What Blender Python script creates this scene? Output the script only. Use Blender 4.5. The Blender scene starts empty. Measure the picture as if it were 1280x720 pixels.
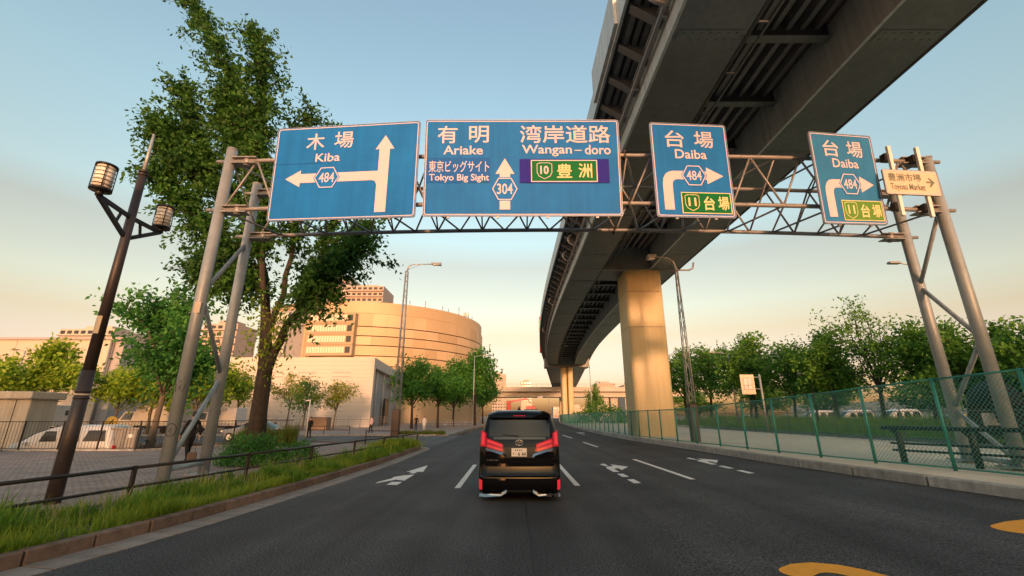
import bpy, bmesh, math, random
import numpy as np
from mathutils import Vector, Matrix, Euler
R = math.radians
SC = bpy.context.scene
COL = SC.collection
rng = np.random.default_rng(7)
random.seed(7)

# ------------------------------------------------------------------ camera, sky, sun, exposure
cam_data = bpy.data.cameras.new("camera")
cam = bpy.data.objects.new("camera", cam_data); COL.objects.link(cam)
cam.location = (0, 0, 1.8)
cam.rotation_euler = (R(90 + 16.56), 0, 0)
cam_data.sensor_width = 36
cam_data.lens = 538.0 / 1280 * 36
cam_data.clip_start = 0.1
cam_data.clip_end = 6000
SC.camera = cam

SUN_EL, SUN_AZ = 5.0, 5.0       # degrees; the sun stands behind the camera, a little to the right
world = bpy.data.worlds.new("World"); SC.world = world
world.use_nodes = True
wn = world.node_tree; wn.nodes.clear()
w_out = wn.nodes.new("ShaderNodeOutputWorld")
w_bg = wn.nodes.new("ShaderNodeBackground")
w_sky = wn.nodes.new("ShaderNodeTexSky")
w_sky.sky_type = 'NISHITA'; w_sky.sun_disc = False
w_sky.sun_elevation = R(SUN_EL); w_sky.sun_rotation = R(180 - SUN_AZ)
w_sky.air_density = 1.0; w_sky.dust_density = 2.2; w_sky.ozone_density = 1.0
w_tc = wn.nodes.new("ShaderNodeTexCoord")
w_sep = wn.nodes.new("ShaderNodeSeparateXYZ")
w_ramp = wn.nodes.new("ShaderNodeValToRGB")
w_mul = wn.nodes.new("ShaderNodeMix"); w_mul.data_type = 'RGBA'; w_mul.blend_type = 'MULTIPLY'
w_mul.inputs['Factor'].default_value = 1.0
cr = w_ramp.color_ramp
cr.elements[0].position = 0.0; cr.elements[0].color = (0.80, 0.57, 0.70, 1)
cr.elements[1].position = 0.75; cr.elements[1].color = (1.0, 1.0, 0.92, 1)
for p_, c_ in ((0.085, (0.79, 0.56, 0.66, 1)), (0.17, (0.82, 0.55, 0.425, 1)), (0.228, (0.90, 0.685, 0.535, 1)), (0.33, (0.875, 0.665, 0.52, 1)), (0.38, (0.96, 0.86, 0.72, 1)), (0.54, (1.0, 0.99, 0.865, 1))):
    e_ = cr.elements.new(p_); e_.color = c_
wn.links.new(w_tc.outputs['Generated'], w_sep.inputs[0])
wn.links.new(w_sep.outputs['Z'], w_ramp.inputs[0])
wn.links.new(w_sky.outputs[0], w_mul.inputs['A'])
wn.links.new(w_ramp.outputs[0], w_mul.inputs['B'])
wn.links.new(w_mul.outputs['Result'], w_bg.inputs[0])
w_bg.inputs[1].default_value = 0.15
wn.links.new(w_bg.outputs[0], w_out.inputs[0])

sun_data = bpy.data.lights.new("sun", 'SUN')
sun_data.energy = 1.0; sun_data.angle = R(3.0); sun_data.color = (1.0, 0.52, 0.29)   # hazy sun just above the horizon at dusk
sun = bpy.data.objects.new("sun", sun_data); COL.objects.link(sun)
_d = Vector((-math.sin(R(SUN_AZ)) * math.cos(R(SUN_EL)), math.cos(R(SUN_AZ)) * math.cos(R(SUN_EL)), -math.sin(R(SUN_EL))))
sun.rotation_euler = _d.to_track_quat('-Z', 'Y').to_euler()
SC.view_settings.view_transform = 'Standard'
SC.view_settings.look = 'None'
SC.view_settings.exposure = 1.95
SC.view_settings.gamma = 1.0

# ------------------------------------------------------------------ materials
MATS = {}
def mat(name, col, rough=0.6, metal=0.0, var=0.0, scale=3.0, bump=0.0, bscale=40.0, streak=0.0, coat=0.0, emit=None, spec=0.5, orand=0.0):
    m = bpy.data.materials.new(name); m.use_nodes = True
    nt = m.node_tree; b = nt.nodes['Principled BSDF']
    b.inputs['Base Color'].default_value = (*col, 1)
    b.inputs['Roughness'].default_value = rough; b.inputs['Metallic'].default_value = metal
    b.inputs['Specular IOR Level'].default_value = spec
    if coat: b.inputs['Coat Weight'].default_value = coat; b.inputs['Coat Roughness'].default_value = 0.04
    if emit:
        b.inputs['Emission Color'].default_value = (*emit[0], 1); b.inputs['Emission Strength'].default_value = emit[1]
    if var or streak:
        tc = nt.nodes.new('ShaderNodeTexCoord')
        n = nt.nodes.new('ShaderNodeTexNoise'); n.inputs['Scale'].default_value = scale; n.inputs['Detail'].default_value = 6
        n.inputs['Roughness'].default_value = 0.65
        nt.links.new(tc.outputs['Object'], n.inputs['Vector'])
        rp = nt.nodes.new('ShaderNodeMapRange')
        rp.inputs['From Min'].default_value = 0.25; rp.inputs['From Max'].default_value = 0.75
        rp.inputs['To Min'].default_value = 1 - var; rp.inputs['To Max'].default_value = 1 + var
        nt.links.new(n.outputs['Fac'], rp.inputs['Value'])
        last = rp.outputs['Result']
        if streak:
            mp = nt.nodes.new('ShaderNodeMapping'); mp.inputs['Scale'].default_value = (5.0, 5.0, 0.16)
            n2 = nt.nodes.new('ShaderNodeTexNoise'); n2.inputs['Scale'].default_value = 1.0; n2.inputs['Detail'].default_value = 5
            nt.links.new(tc.outputs['Object'], mp.inputs[0]); nt.links.new(mp.outputs[0], n2.inputs['Vector'])
            r2 = nt.nodes.new('ShaderNodeMapRange'); r2.inputs['From Min'].default_value = 0.35; r2.inputs['From Max'].default_value = 0.7
            r2.inputs['To Min'].default_value = 1 + streak * 0.3; r2.inputs['To Max'].default_value = 1 - streak
            nt.links.new(n2.outputs['Fac'], r2.inputs['Value'])
            mm = nt.nodes.new('ShaderNodeMath'); mm.operation = 'MULTIPLY'
            nt.links.new(last, mm.inputs[0]); nt.links.new(r2.outputs['Result'], mm.inputs[1]); last = mm.outputs[0]
        if orand:
            oi = nt.nodes.new('ShaderNodeObjectInfo'); ro = nt.nodes.new('ShaderNodeMapRange')
            ro.inputs['To Min'].default_value = 1 - orand; ro.inputs['To Max'].default_value = 1 + orand
            nt.links.new(oi.outputs['Random'], ro.inputs['Value'])
            m2 = nt.nodes.new('ShaderNodeMath'); m2.operation = 'MULTIPLY'
            nt.links.new(last, m2.inputs[0]); nt.links.new(ro.outputs['Result'], m2.inputs[1]); last = m2.outputs[0]
        vm = nt.nodes.new('ShaderNodeVectorMath'); vm.operation = 'SCALE'
        vm.inputs[0].default_value = col
        nt.links.new(last, vm.inputs['Scale'])
        nt.links.new(vm.outputs[0], b.inputs['Base Color'])
    if bump:
        tc = nt.nodes.new('ShaderNodeTexCoord')
        n = nt.nodes.new('ShaderNodeTexNoise'); n.inputs['Scale'].default_value = bscale; n.inputs['Detail'].default_value = 4
        nt.links.new(tc.outputs['Object'], n.inputs['Vector'])
        bp = nt.nodes.new('ShaderNodeBump'); bp.inputs['Strength'].default_value = bump; bp.inputs['Distance'].default_value = 0.02
        nt.links.new(n.outputs['Fac'], bp.inputs['Height']); nt.links.new(bp.outputs[0], b.inputs['Normal'])
    MATS[name] = m
    return m

def leaf_mat(name, c0, c1, trans=0.35, nscale=0.6):
    m = bpy.data.materials.new(name); m.use_nodes = True
    nt = m.node_tree; nt.nodes.clear()
    out = nt.nodes.new('ShaderNodeOutputMaterial')
    geo = nt.nodes.new('ShaderNodeNewGeometry')
    tc = nt.nodes.new('ShaderNodeTexCoord')
    n = nt.nodes.new('ShaderNodeTexNoise'); n.inputs['Scale'].default_value = nscale; n.inputs['Detail'].default_value = 2
    nt.links.new(tc.outputs['Object'], n.inputs['Vector'])
    ad = nt.nodes.new('ShaderNodeMath'); ad.operation = 'MULTIPLY_ADD'
    nt.links.new(geo.outputs['Random Per Island'], ad.inputs[0]); ad.inputs[1].default_value = 0.55
    sb = nt.nodes.new('ShaderNodeMapRange'); sb.inputs['From Min'].default_value = 0.35; sb.inputs['From Max'].default_value = 0.65
    sb.inputs['To Max'].default_value = 0.45
    nt.links.new(n.outputs['Fac'], sb.inputs['Value']); nt.links.new(sb.outputs[0], ad.inputs[2])
    mx = nt.nodes.new('ShaderNodeMix'); mx.data_type = 'RGBA'
    mx.inputs['A'].default_value = (*c0, 1); mx.inputs['B'].default_value = (*c1, 1)
    nt.links.new(ad.outputs[0], mx.inputs['Factor'])
    p = nt.nodes.new('ShaderNodeBsdfPrincipled'); p.inputs['Roughness'].default_value = 0.55; p.inputs['Specular IOR Level'].default_value = 0.25
    t = nt.nodes.new('ShaderNodeBsdfTranslucent')
    ms = nt.nodes.new('ShaderNodeMixShader'); ms.inputs[0].default_value = trans
    nt.links.new(mx.outputs['Result'], p.inputs['Base Color']); nt.links.new(mx.outputs['Result'], t.inputs['Color'])
    nt.links.new(p.outputs[0], ms.inputs[1]); nt.links.new(t.outputs[0], ms.inputs[2]); nt.links.new(ms.outputs[0], out.inputs[0])
    MATS[name] = m
    return m

def asphalt_mat(name, base):
    m = bpy.data.materials.new(name); m.use_nodes = True
    nt = m.node_tree; b = nt.nodes['Principled BSDF']
    tc = nt.nodes.new('ShaderNodeTexCoord')
    def noise(s, d, vec=None):
        n = nt.nodes.new('ShaderNodeTexNoise'); n.inputs['Scale'].default_value = s; n.inputs['Detail'].default_value = d
        nt.links.new(vec or tc.outputs['Object'], n.inputs['Vector']); return n.outputs['Fac']
    def rng_(v, a, b_, c, d):
        r = nt.nodes.new('ShaderNodeMapRange'); r.inputs[1].default_value = a; r.inputs[2].default_value = b_
        r.inputs[3].default_value = c; r.inputs[4].default_value = d; nt.links.new(v, r.inputs[0]); return r.outputs[0]
    def mul(a, b_):
        x = nt.nodes.new('ShaderNodeMath'); x.operation = 'MULTIPLY'; nt.links.new(a, x.inputs[0]); nt.links.new(b_, x.inputs[1]); return x.outputs[0]
    fine = noise(38, 3)
    grain = rng_(fine, 0.38, 0.66, 0.3, 2.1)
    chip = rng_(noise(45, 1), 0.64, 0.70, 1.0, 2.4)
    big = rng_(noise(0.5, 5), 0.3, 0.7, 0.72, 1.3)
    mp = nt.nodes.new('ShaderNodeMapping'); mp.inputs['Scale'].default_value = (1.3, 0.03, 1)
    nt.links.new(tc.outputs['Object'], mp.inputs[0])
    track = rng_(noise(1.0, 3, mp.outputs[0]), 0.35, 0.65, 0.74, 1.28)
    v = mul(mul(mul(grain, chip), big), track)
    vm = nt.nodes.new('ShaderNodeVectorMath'); vm.operation = 'SCALE'; vm.inputs[0].default_value = base
    nt.links.new(v, vm.inputs['Scale']); nt.links.new(vm.outputs[0], b.inputs['Base Color'])
    b.inputs['Roughness'].default_value = 0.78; b.inputs['Specular IOR Level'].default_value = 0.3
    bp = nt.nodes.new('ShaderNodeBump'); bp.inputs['Strength'].default_value = 0.5; bp.inputs['Distance'].default_value = 0.008
    nt.links.new(fine, bp.inputs['Height']); nt.links.new(bp.outputs[0], b.inputs['Normal'])
    MATS[name] = m; return m

def paver_mat(name, c1, c2, mortar, w=0.24, h=0.12):
    m = bpy.data.materials.new(name); m.use_nodes = True
    nt = m.node_tree; b = nt.nodes['Principled BSDF']
    tc = nt.nodes.new('ShaderNodeTexCoord')
    br = nt.nodes.new('ShaderNodeTexBrick')
    br.inputs['Color1'].default_value = (*c1, 1); br.inputs['Color2'].default_value = (*c2, 1); br.inputs['Mortar'].default_value = (*mortar, 1)
    br.inputs['Scale'].default_value = 1.0; br.inputs['Brick Width'].default_value = w; br.inputs['Row Height'].default_value = h
    br.inputs['Mortar Size'].default_value = 0.010; br.inputs['Bias'].default_value = -0.1
    nt.links.new(tc.outputs['Object'], br.inputs['Vector'])
    n = nt.nodes.new('ShaderNodeTexNoise'); n.inputs['Scale'].default_value = 1.2; n.inputs['Detail'].default_value = 6
    nt.links.new(tc.outputs['Object'], n.inputs['Vector'])
    r = nt.nodes.new('ShaderNodeMapRange'); r.inputs[1].default_value = 0.3; r.inputs[2].default_value = 0.7; r.inputs[3].default_value = 0.75; r.inputs[4].default_value = 1.2
    nt.links.new(n.outputs['Fac'], r.inputs[0])
    vm = nt.nodes.new('ShaderNodeVectorMath'); vm.operation = 'SCALE'
    nt.links.new(br.outputs['Color'], vm.inputs[0]); nt.links.new(r.outputs[0], vm.inputs['Scale']); nt.links.new(vm.outputs[0], b.inputs['Base Color'])
    b.inputs['Roughness'].default_value = 0.85
    bp = nt.nodes.new('ShaderNodeBump'); bp.inputs['Strength'].default_value = 0.6; bp.inputs['Distance'].default_value = 0.01; bp.invert = True
    nt.links.new(br.outputs['Fac'], bp.inputs['Height']); nt.links.new(bp.outputs[0], b.inputs['Normal'])
    MATS[name] = m; return m

asphalt_mat('asphalt', (0.042, 0.041, 0.041))
asphalt_mat('asphalt_old', (0.085, 0.083, 0.08))
paver_mat('pavers', (0.30, 0.225, 0.19), (0.40, 0.31, 0.26), (0.09, 0.07, 0.06), 0.20, 0.10)
paver_mat('plaza', (0.30, 0.23, 0.19), (0.34, 0.27, 0.22), (0.16, 0.13, 0.11), 0.6, 0.3)
mat('earth', (0.16, 0.14, 0.11), 0.95, var=0.35, scale=0.4)
mat('concrete_lot', (0.62, 0.53, 0.40), 0.9, var=0.22, scale=0.5, bump=0.3, bscale=25)
mat('kerb_concrete', (0.33, 0.32, 0.29), 0.85, var=0.30, scale=4, bump=0.35, bscale=60, streak=0.3, orand=0.14)
mat('kerb_brown', (0.17, 0.115, 0.085), 0.9, var=0.45, scale=5, bump=0.5, bscale=45, streak=0.3, orand=0.22)
mat('gutter', (0.22, 0.19, 0.165), 0.9, var=0.32, scale=3, bump=0.35, bscale=60, orand=0.13)
mat('paint_white', (0.76, 0.73, 0.67), 0.7, var=0.22, scale=9, bump=0.2, bscale=90)
mat('road_tar', (0.018, 0.018, 0.018), 0.7)
mat('paint_orange', (0.85, 0.34, 0.01), 0.7, var=0.10, scale=7, bump=0.2, bscale=90)
mat('soil', (0.085, 0.065, 0.035), 0.95, var=0.4, scale=3, bump=0.4, bscale=15)
mat('lawn', (0.12, 0.24, 0.03), 0.95, var=0.35, scale=0.8)
mat('galv_warm', (0.33, 0.36, 0.36), 0.45, 0.25, var=0.15, scale=3, streak=0.22, bump=0.05)
mat('galv_grey', (0.30, 0.30, 0.30), 0.45, 0.4, var=0.15, scale=4)
mat('truss_steel', (0.27, 0.26, 0.25), 0.5, 0.3, var=0.18, scale=4)
mat('lamp_brown', (0.055, 0.042, 0.038), 0.42, 0.3, var=0.2, scale=4)
mat('lamp_dark', (0.02, 0.02, 0.02), 0.4, 0.3)
mat('lantern_shade', (0.85, 0.76, 0.64), 0.6, var=0.1, scale=6)
mat('rail_dark', (0.035, 0.028, 0.024), 0.55, 0.3, var=0.3, scale=6)
mat('rail_black', (0.012, 0.012, 0.012), 0.5, 0.2)
mat('fence_green', (0.035, 0.25, 0.20), 0.45, 0.2, var=0.15, scale=3)
mat('wire_green', (0.08, 0.34, 0.28), 0.5, 0.2)
mat('wire_grey', (0.10, 0.13, 0.11), 0.6, 0.2)
mat('sign_blue', (0.010, 0.155, 0.48), 0.6, var=0.16, scale=0.8, spec=0.15, streak=0.10)
mat('sign_blue_dark', (0.010, 0.11, 0.40), 0.6, spec=0.15)
mat('sign_teal', (0.03, 0.18, 0.40), 0.6, var=0.14, scale=1.0, spec=0.15, streak=0.08)
mat('sign_indigo', (0.022, 0.02, 0.26), 0.6, spec=0.1)
mat('sign_green', (0.006, 0.14, 0.04), 0.6, spec=0.1)
mat('sign_green_light', (0.10, 0.24, 0.025), 0.4, spec=0.3)
mat('sign_white', (0.58, 0.52, 0.58), 0.5, var=0.05, scale=3, spec=0.3)
mat('sign_yellow', (0.66, 0.60, 0.30), 0.5, spec=0.3)
mat('sign_beige', (0.62, 0.50, 0.36), 0.5, spec=0.3)
mat('sign_ink', (0.12, 0.14, 0.10), 0.5)
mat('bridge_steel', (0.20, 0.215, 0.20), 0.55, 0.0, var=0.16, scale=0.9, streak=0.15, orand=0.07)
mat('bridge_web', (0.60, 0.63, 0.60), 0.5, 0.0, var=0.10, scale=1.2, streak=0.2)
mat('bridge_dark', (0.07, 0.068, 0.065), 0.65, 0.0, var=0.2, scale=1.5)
mat('bridge_rib', (0.20, 0.20, 0.20), 0.6, var=0.15, scale=2)
mat('deck_slab', (0.16, 0.155, 0.15), 0.8, var=0.2, scale=1)
mat('pier_paint', (0.54, 0.44, 0.23), 0.5, 0.0, var=0.06, scale=0.7, streak=0.10)
mat('overpass_concrete', (0.42, 0.38, 0.32), 0.8, var=0.12, scale=0.3)
mat('copper_panel', (0.44, 0.325, 0.19), 0.55, 0.1, var=0.10, scale=0.12)
mat('copper_panel_light', (0.48, 0.36, 0.22), 0.55, 0.1, var=0.10, scale=0.12)
mat('copper_panel_dark', (0.40, 0.29, 0.165), 0.55, 0.1, var=0.10, scale=0.12)
mat('groove', (0.06, 0.045, 0.035), 0.8)
mat('win_pale', (0.62, 0.60, 0.46), 0.3)
mat('win_dark', (0.03, 0.035, 0.04), 0.12)
mat('bay_wall', (0.34, 0.27, 0.17), 0.6)
mat('white_cladding', (0.56, 0.51, 0.44), 0.75, var=0.05, scale=0.2)
mat('beige_cladding', (0.52, 0.45, 0.36), 0.75, var=0.05, scale=0.2, orand=0.03)
mat('grey_cladding', (0.36, 0.34, 0.33), 0.7, var=0.06, scale=0.3)
mat('tower_pale', (0.46, 0.42, 0.36), 0.8, var=0.08, scale=0.1)
mat('tower_pink', (0.46, 0.37, 0.31), 0.8)
mat('tower_grey', (0.38, 0.33, 0.29), 0.8)
mat('bark', (0.055, 0.042, 0.03), 0.95, var=0.4, scale=6, bump=0.8, bscale=18, streak=0.3)
mat('bark_pale', (0.15, 0.12, 0.085), 0.95, var=0.3, scale=6, bump=0.6, bscale=18)
leaf_mat('leaf_big', (0.018, 0.068, 0.016), (0.085, 0.22, 0.03), 0.40)
leaf_mat('leaf_mid', (0.03, 0.14, 0.03), (0.10, 0.30, 0.05), 0.38)
leaf_mat('leaf_bright', (0.16, 0.30, 0.015), (0.34, 0.44, 0.04), 0.35)
leaf_mat('leaf_yellow', (0.20, 0.25, 0.02), (0.36, 0.36, 0.045), 0.35)
leaf_mat('leaf_dark', (0.03, 0.14, 0.025), (0.11, 0.31, 0.04), 0.42)
leaf_mat('leaf_right', (0.04, 0.14, 0.02), (0.18, 0.36, 0.045), 0.45)
leaf_mat('leaf_shrub', (0.03, 0.13, 0.025), (0.10, 0.28, 0.05), 0.30, 2.0)
leaf_mat('grass_blade', (0.10, 0.22, 0.012), (0.36, 0.42, 0.05), 0.45, 1.5)
leaf_mat('weed_blade', (0.06, 0.17, 0.012), (0.22, 0.36, 0.04), 0.45, 2.5)
leaf_mat('grass_bank', (0.14, 0.32, 0.02), (0.36, 0.48, 0.06), 0.5, 0.7)
leaf_mat('grass_dry', (0.42, 0.32, 0.16), (0.5, 0.42, 0.2), 0.3)
leaf_mat('grass_tall', (0.09, 0.15, 0.02), (0.22, 0.24, 0.05), 0.35, 2.0)
mat('car_black', (0.004, 0.004, 0.0045), 0.06, 0.0, spec=0.26)
mat('car_glass', (0.008, 0.009, 0.010), 0.05, 0.0, spec=0.45)
mat('chrome', (0.45, 0.44, 0.42), 0.15, 1.0)
mat('dark_chrome', (0.10, 0.095, 0.085), 0.25, 1.0)
mat('black_plastic', (0.012, 0.012, 0.012), 0.5)
mat('rubber', (0.012, 0.012, 0.012), 0.85)
mat('tail_red', (0.30, 0.003, 0.012), 0.2, spec=0.3, emit=((1.0, 0.01, 0.03), 0.04))
mat('tail_bright', (0.50, 0.02, 0.03), 0.2, spec=0.3, emit=((1.0, 0.04, 0.06), 0.12))
mat('plate_white', (0.80, 0.73, 0.64), 0.6, spec=0.1)
mat('plate_ink', (0.03, 0.07, 0.04), 0.5)
mat('van_white', (0.66, 0.64, 0.60), 0.25, coat=0.5)
mat('car_grey', (0.16, 0.19, 0.22), 0.25, coat=0.6)
mat('car_silver', (0.55, 0.54, 0.52), 0.25, coat=0.6)
mat('wind_blue', (0.09, 0.13, 0.17), 0.08)
mat('truck_dark', (0.010, 0.011, 0.011), 0.75, spec=0.2)
mat('red_paint', (0.55, 0.02, 0.02), 0.4)
mat('orange_board', (0.75, 0.30, 0.03), 0.5)
mat('yellow_board', (0.75, 0.45, 0.05), 0.5)
mat('cabinet_grey', (0.24, 0.23, 0.21), 0.6, var=0.1, scale=3)
mat('kiosk', (0.48, 0.44, 0.36), 0.75, var=0.12, scale=1.5, streak=0.2)
mat('skin', (0.50, 0.30, 0.21), 0.6)
mat('hair', (0.012, 0.010, 0.009), 0.6)
mat('cloth_black', (0.010, 0.010, 0.011), 0.9)
mat('cloth_pink', (0.70, 0.46, 0.44), 0.9)
mat('cloth_white', (0.62, 0.58, 0.55), 0.9)
mat('cloth_navy', (0.02, 0.025, 0.05), 0.9)
mat('bag_brown', (0.14, 0.10, 0.07), 0.8)
mat('planter', (0.30, 0.20, 0.13), 0.8, var=0.15)
mat('pole_white', (0.7, 0.68, 0.63), 0.5)
mat('lens_warm', (0.75, 0.70, 0.6), 0.3)

# ------------------------------------------------------------------ helpers
def link(o, parent=None):
    COL.objects.link(o)
    if parent is not None: o.parent = parent
    return o
def props(o, label=None, cat=None, group=None, kind=None):
    if label: o['label'] = label
    if cat: o['category'] = cat
    if group: o['group'] = group
    if kind: o['kind'] = kind
    return o
def thing(name, label, cat, loc=(0, 0, 0), rz=0.0, group=None):
    o = bpy.data.objects.new(name, None); o.empty_display_size = 0.3
    o.location = loc; o.rotation_euler = (0, 0, rz)
    link(o); return props(o, label, cat, group)
def dup(root, loc=None, rz=None, scale=None, label=None, group=None):
    r = root.copy(); COL.objects.link(r)
    if loc is not None: r.location = loc
    if rz is not None: r.rotation_euler = (0, 0, rz)
    if scale is not None: r.scale = scale if hasattr(scale, '__len__') else (scale,) * 3
    if label: r['label'] = label
    if group: r['group'] = group
    for ch in list(root.children):
        c = ch.copy(); COL.objects.link(c); c.parent = r
        for g_ in list(ch.children):
            d = g_.copy(); COL.objects.link(d); d.parent = c
    return r

class MB:
    def __init__(s): s.v = []; s.f = []; s.m = []; s.s = []; s.mats = []
    def _mi(s, m):
        if m not in s.mats: s.mats.append(m)
        return s.mats.index(m)
    def add(s, vs, fs, m=None, smooth=False, M=None):
        b = len(s.v)
        if M is not None: vs = [tuple(M @ Vector(v)) for v in vs]
        s.v += [tuple(v) for v in vs]
        mi = s._mi(m) if m else 0
        for f in fs:
            s.f.append(tuple(i + b for i in f)); s.m.append(mi); s.s.append(smooth)
        return s
    def box(s, c, d, m=None, rz=0, M=None, ch=0.0):
        x, y, z = d[0] / 2, d[1] / 2, d[2] / 2
        T = Matrix.Translation(c) @ Matrix.Rotation(rz, 4, 'Z')
        if M is not None: T = M @ T
        if ch <= 0:
            vs = [(-x, -y, -z), (x, -y, -z), (x, y, -z), (-x, y, -z), (-x, -y, z), (x, -y, z), (x, y, z), (-x, y, z)]
            fs = [(0, 3, 2, 1), (4, 5, 6, 7), (0, 1, 5, 4), (1, 2, 6, 5), (2, 3, 7, 6), (3, 0, 4, 7)]
        else:
            def ring(z_, k): return [(-x + k, -y, z_), (x - k, -y, z_), (x, -y + k, z_), (x, y - k, z_), (x - k, y, z_), (-x + k, y, z_), (-x, y - k, z_), (-x, -y + k, z_)]
            def ringi(z_):
                k = ch; X, Y_ = x - k * 0.8, y - k * 0.8
                return [(-X + k, -Y_, z_), (X - k, -Y_, z_), (X, -Y_ + k, z_), (X, Y_ - k, z_), (X - k, Y_, z_), (-X + k, Y_, z_), (-X, Y_ - k, z_), (-X, -Y_ + k, z_)]
            rs = [ringi(-z), ring(-z + ch, ch), ring(z - ch, ch), ringi(z)]
            vs = sum(rs, []); fs = [tuple(range(7, -1, -1)), tuple(range(24, 32))]
            for k in range(3):
                for i in range(8):
                    j = (i + 1) % 8; fs.append((k * 8 + i, k * 8 + j, k * 8 + 8 + j, k * 8 + 8 + i))
        return s.add(vs, fs, m, M=T)
    def tube(s, pts, r, m=None, n=8, cap=True, smooth=True):
        pts = [Vector(p) for p in pts]; k = len(pts)
        rs = list(r) if hasattr(r, '__len__') else [r] * k
        vs = []; prev = None
        for i, p in enumerate(pts):
            t = (pts[min(i + 1, k - 1)] - pts[max(i - 1, 0)]).normalized()
            if prev is None:
                a = Vector((0, 0, 1)) if abs(t.z) < 0.9 else Vector((1, 0, 0))
                u = t.cross(a).normalized()
            else:
                u = (prev - t * prev.dot(t)).normalized()
            w = t.cross(u); prev = u
            for j in range(n):
                an = 2 * math.pi * j / n
                vs.append(p + (u * math.cos(an) + w * math.sin(an)) * rs[i])
        fs = []
        for i in range(k - 1):
            for j in range(n):
                q = (j + 1) % n
                fs.append((i * n + j, i * n + q, (i + 1) * n + q, (i + 1) * n + j))
        s.add(vs, fs, m, smooth)
        if cap:
            b = len(s.v) - len(vs); mi = s._mi(m) if m else 0
            s.f.append(tuple(b + j for j in range(n - 1, -1, -1))); s.m.append(mi); s.s.append(False)
            s.f.append(tuple(b + (k - 1) * n + j for j in range(n))); s.m.append(mi); s.s.append(False)
        return s
    def bar(s, a, b, w, h, m=None):
        a, b = Vector(a), Vector(b); t = (b - a); L = t.length; t.normalize()
        up = Vector((0, 0, 1)) if abs(t.z) < 0.95 else Vector((0, 1, 0))
        u = t.cross(up).normalized(); v = u.cross(t)
        T = Matrix(((u.x, t.x, v.x, 0), (u.y, t.y, v.y, 0), (u.z, t.z, v.z, 0), (0, 0, 0, 1)))
        T.translation = (a + b) / 2
        return s.box((0, 0, 0), (w, L, h), m, M=T)
    def prism(s, poly, z0, z1, m=None, M=None, smooth=False):
        n = len(poly)
        vs = [(x, y, z0) for x, y in poly] + [(x, y, z1) for x, y in poly]
        fs = [tuple(range(n - 1, -1, -1)), tuple(range(n, 2 * n))]
        s.add(vs, fs, m, M=M)
        s.add(vs, [(i, (i + 1) % n, n + (i + 1) % n, n + i) for i in range(n)], m, smooth, M=M)
        return s
    def lathe(s, prof, c=(0, 0, 0), m=None, n=16, smooth=True):
        vs = []; k = len(prof)
        for r_, z_ in prof:
            for j in range(n):
                a = 2 * math.pi * j / n; vs.append((c[0] + r_ * math.cos(a), c[1] + r_ * math.sin(a), c[2] + z_))
        fs = [(i * n + j, i * n + (j + 1) % n, (i + 1) * n + (j + 1) % n, (i + 1) * n + j) for i in range(k - 1) for j in range(n)]
        return s.add(vs, fs, m, smooth)
    def mesh(s, name, m=None):
        me = bpy.data.meshes.new(name)
        me.from_pydata(s.v, [], s.f)
        ml = [MATS[x] for x in s.mats] if s.mats else []
        if m and not ml: ml = [MATS[m]]
        for x in ml: me.materials.append(x)
        me.polygons.foreach_set('material_index', s.m)
        me.polygons.foreach_set('use_smooth', s.s)
        me.update()
        return me
    def build(s, name, m=None, parent=None, loc=None, label=None):
        o = bpy.data.objects.new(name, s.mesh(name, m)); link(o, parent)
        if loc is not None: o.location = loc
        if label: o['label'] = label
        return o

def obj(name, me, parent=None, loc=None, rot=None, scale=None):
    o = bpy.data.objects.new(name, me); link(o, parent)
    if loc is not None: o.location = loc
    if rot is not None: o.rotation_euler = rot
    if scale is not None: o.scale = scale
    return o

def quad_cloud(name, P, U, V, m):
    """leaf shaped quads: centres P, half axes U (length) and V (width)"""
    n = len(P)
    co = np.empty((n, 4, 3)); co[:, 0] = P - U; co[:, 1] = P + V * 1.0 - U * 0.1; co[:, 2] = P + U; co[:, 3] = P - V * 1.0 - U * 0.1
    me = bpy.data.meshes.new(name)
    me.vertices.add(n * 4); me.vertices.foreach_set('co', co.ravel())
    me.loops.add(n * 4); me.loops.foreach_set('vertex_index', np.arange(n * 4, dtype=np.int32))
    me.polygons.add(n); me.polygons.foreach_set('loop_start', np.arange(n, dtype=np.int32) * 4)
    me.update(calc_edges=True); me.validate()
    me.materials.append(MATS[m])
    return me

def leaves_along(P, D, size, spread, r, droop=0.3):
    """P twig points, D twig directions -> leaf centres and axes"""
    n = len(P)
    off = r.normal(0, 1, (n, 3)) * spread
    d = r.normal(0, 1, (n, 3)) + D * 0.8; d[:, 2] -= droop
    d /= np.linalg.norm(d, axis=1)[:, None]
    w = np.cross(d, r.normal(0, 1, (n, 3))); w /= np.linalg.norm(w, axis=1)[:, None] + 1e-9
    s = size * r.uniform(0.65, 1.3, n)[:, None]
    return P + off, d * s * 0.5, w * s * 0.24

def twig_leaves(points, dirs, r, twigs, length, per, size, droop=0.35, up=0.3):
    """points/dirs along limbs -> many twigs with leaves; also returns twig segments"""
    idx = r.integers(0, len(points), twigs)
    base = points[idx]; d = r.normal(0, 1, (twigs, 3)); d[:, 2] += up
    d = d / np.linalg.norm(d, axis=1)[:, None] + dirs[idx] * 0.5
    d /= np.linalg.norm(d, axis=1)[:, None]
    L = length * r.uniform(0.35, 1.25, twigs)
    P = []; D = []; segs = []
    t = np.sort(r.uniform(0.12, 1.0, (twigs, per)), axis=1)
    P = base[:, None, :] + d[:, None, :] * (t * L[:, None])[:, :, None]
    P[:, :, 2] -= droop * (t ** 2) * L[:, None]
    D = np.repeat(d[:, None, :], per, axis=1)
    ends = base + d * L[:, None]; ends[:, 2] -= droop * L
    return P.reshape(-1, 3), D.reshape(-1, 3), base, ends

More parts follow.
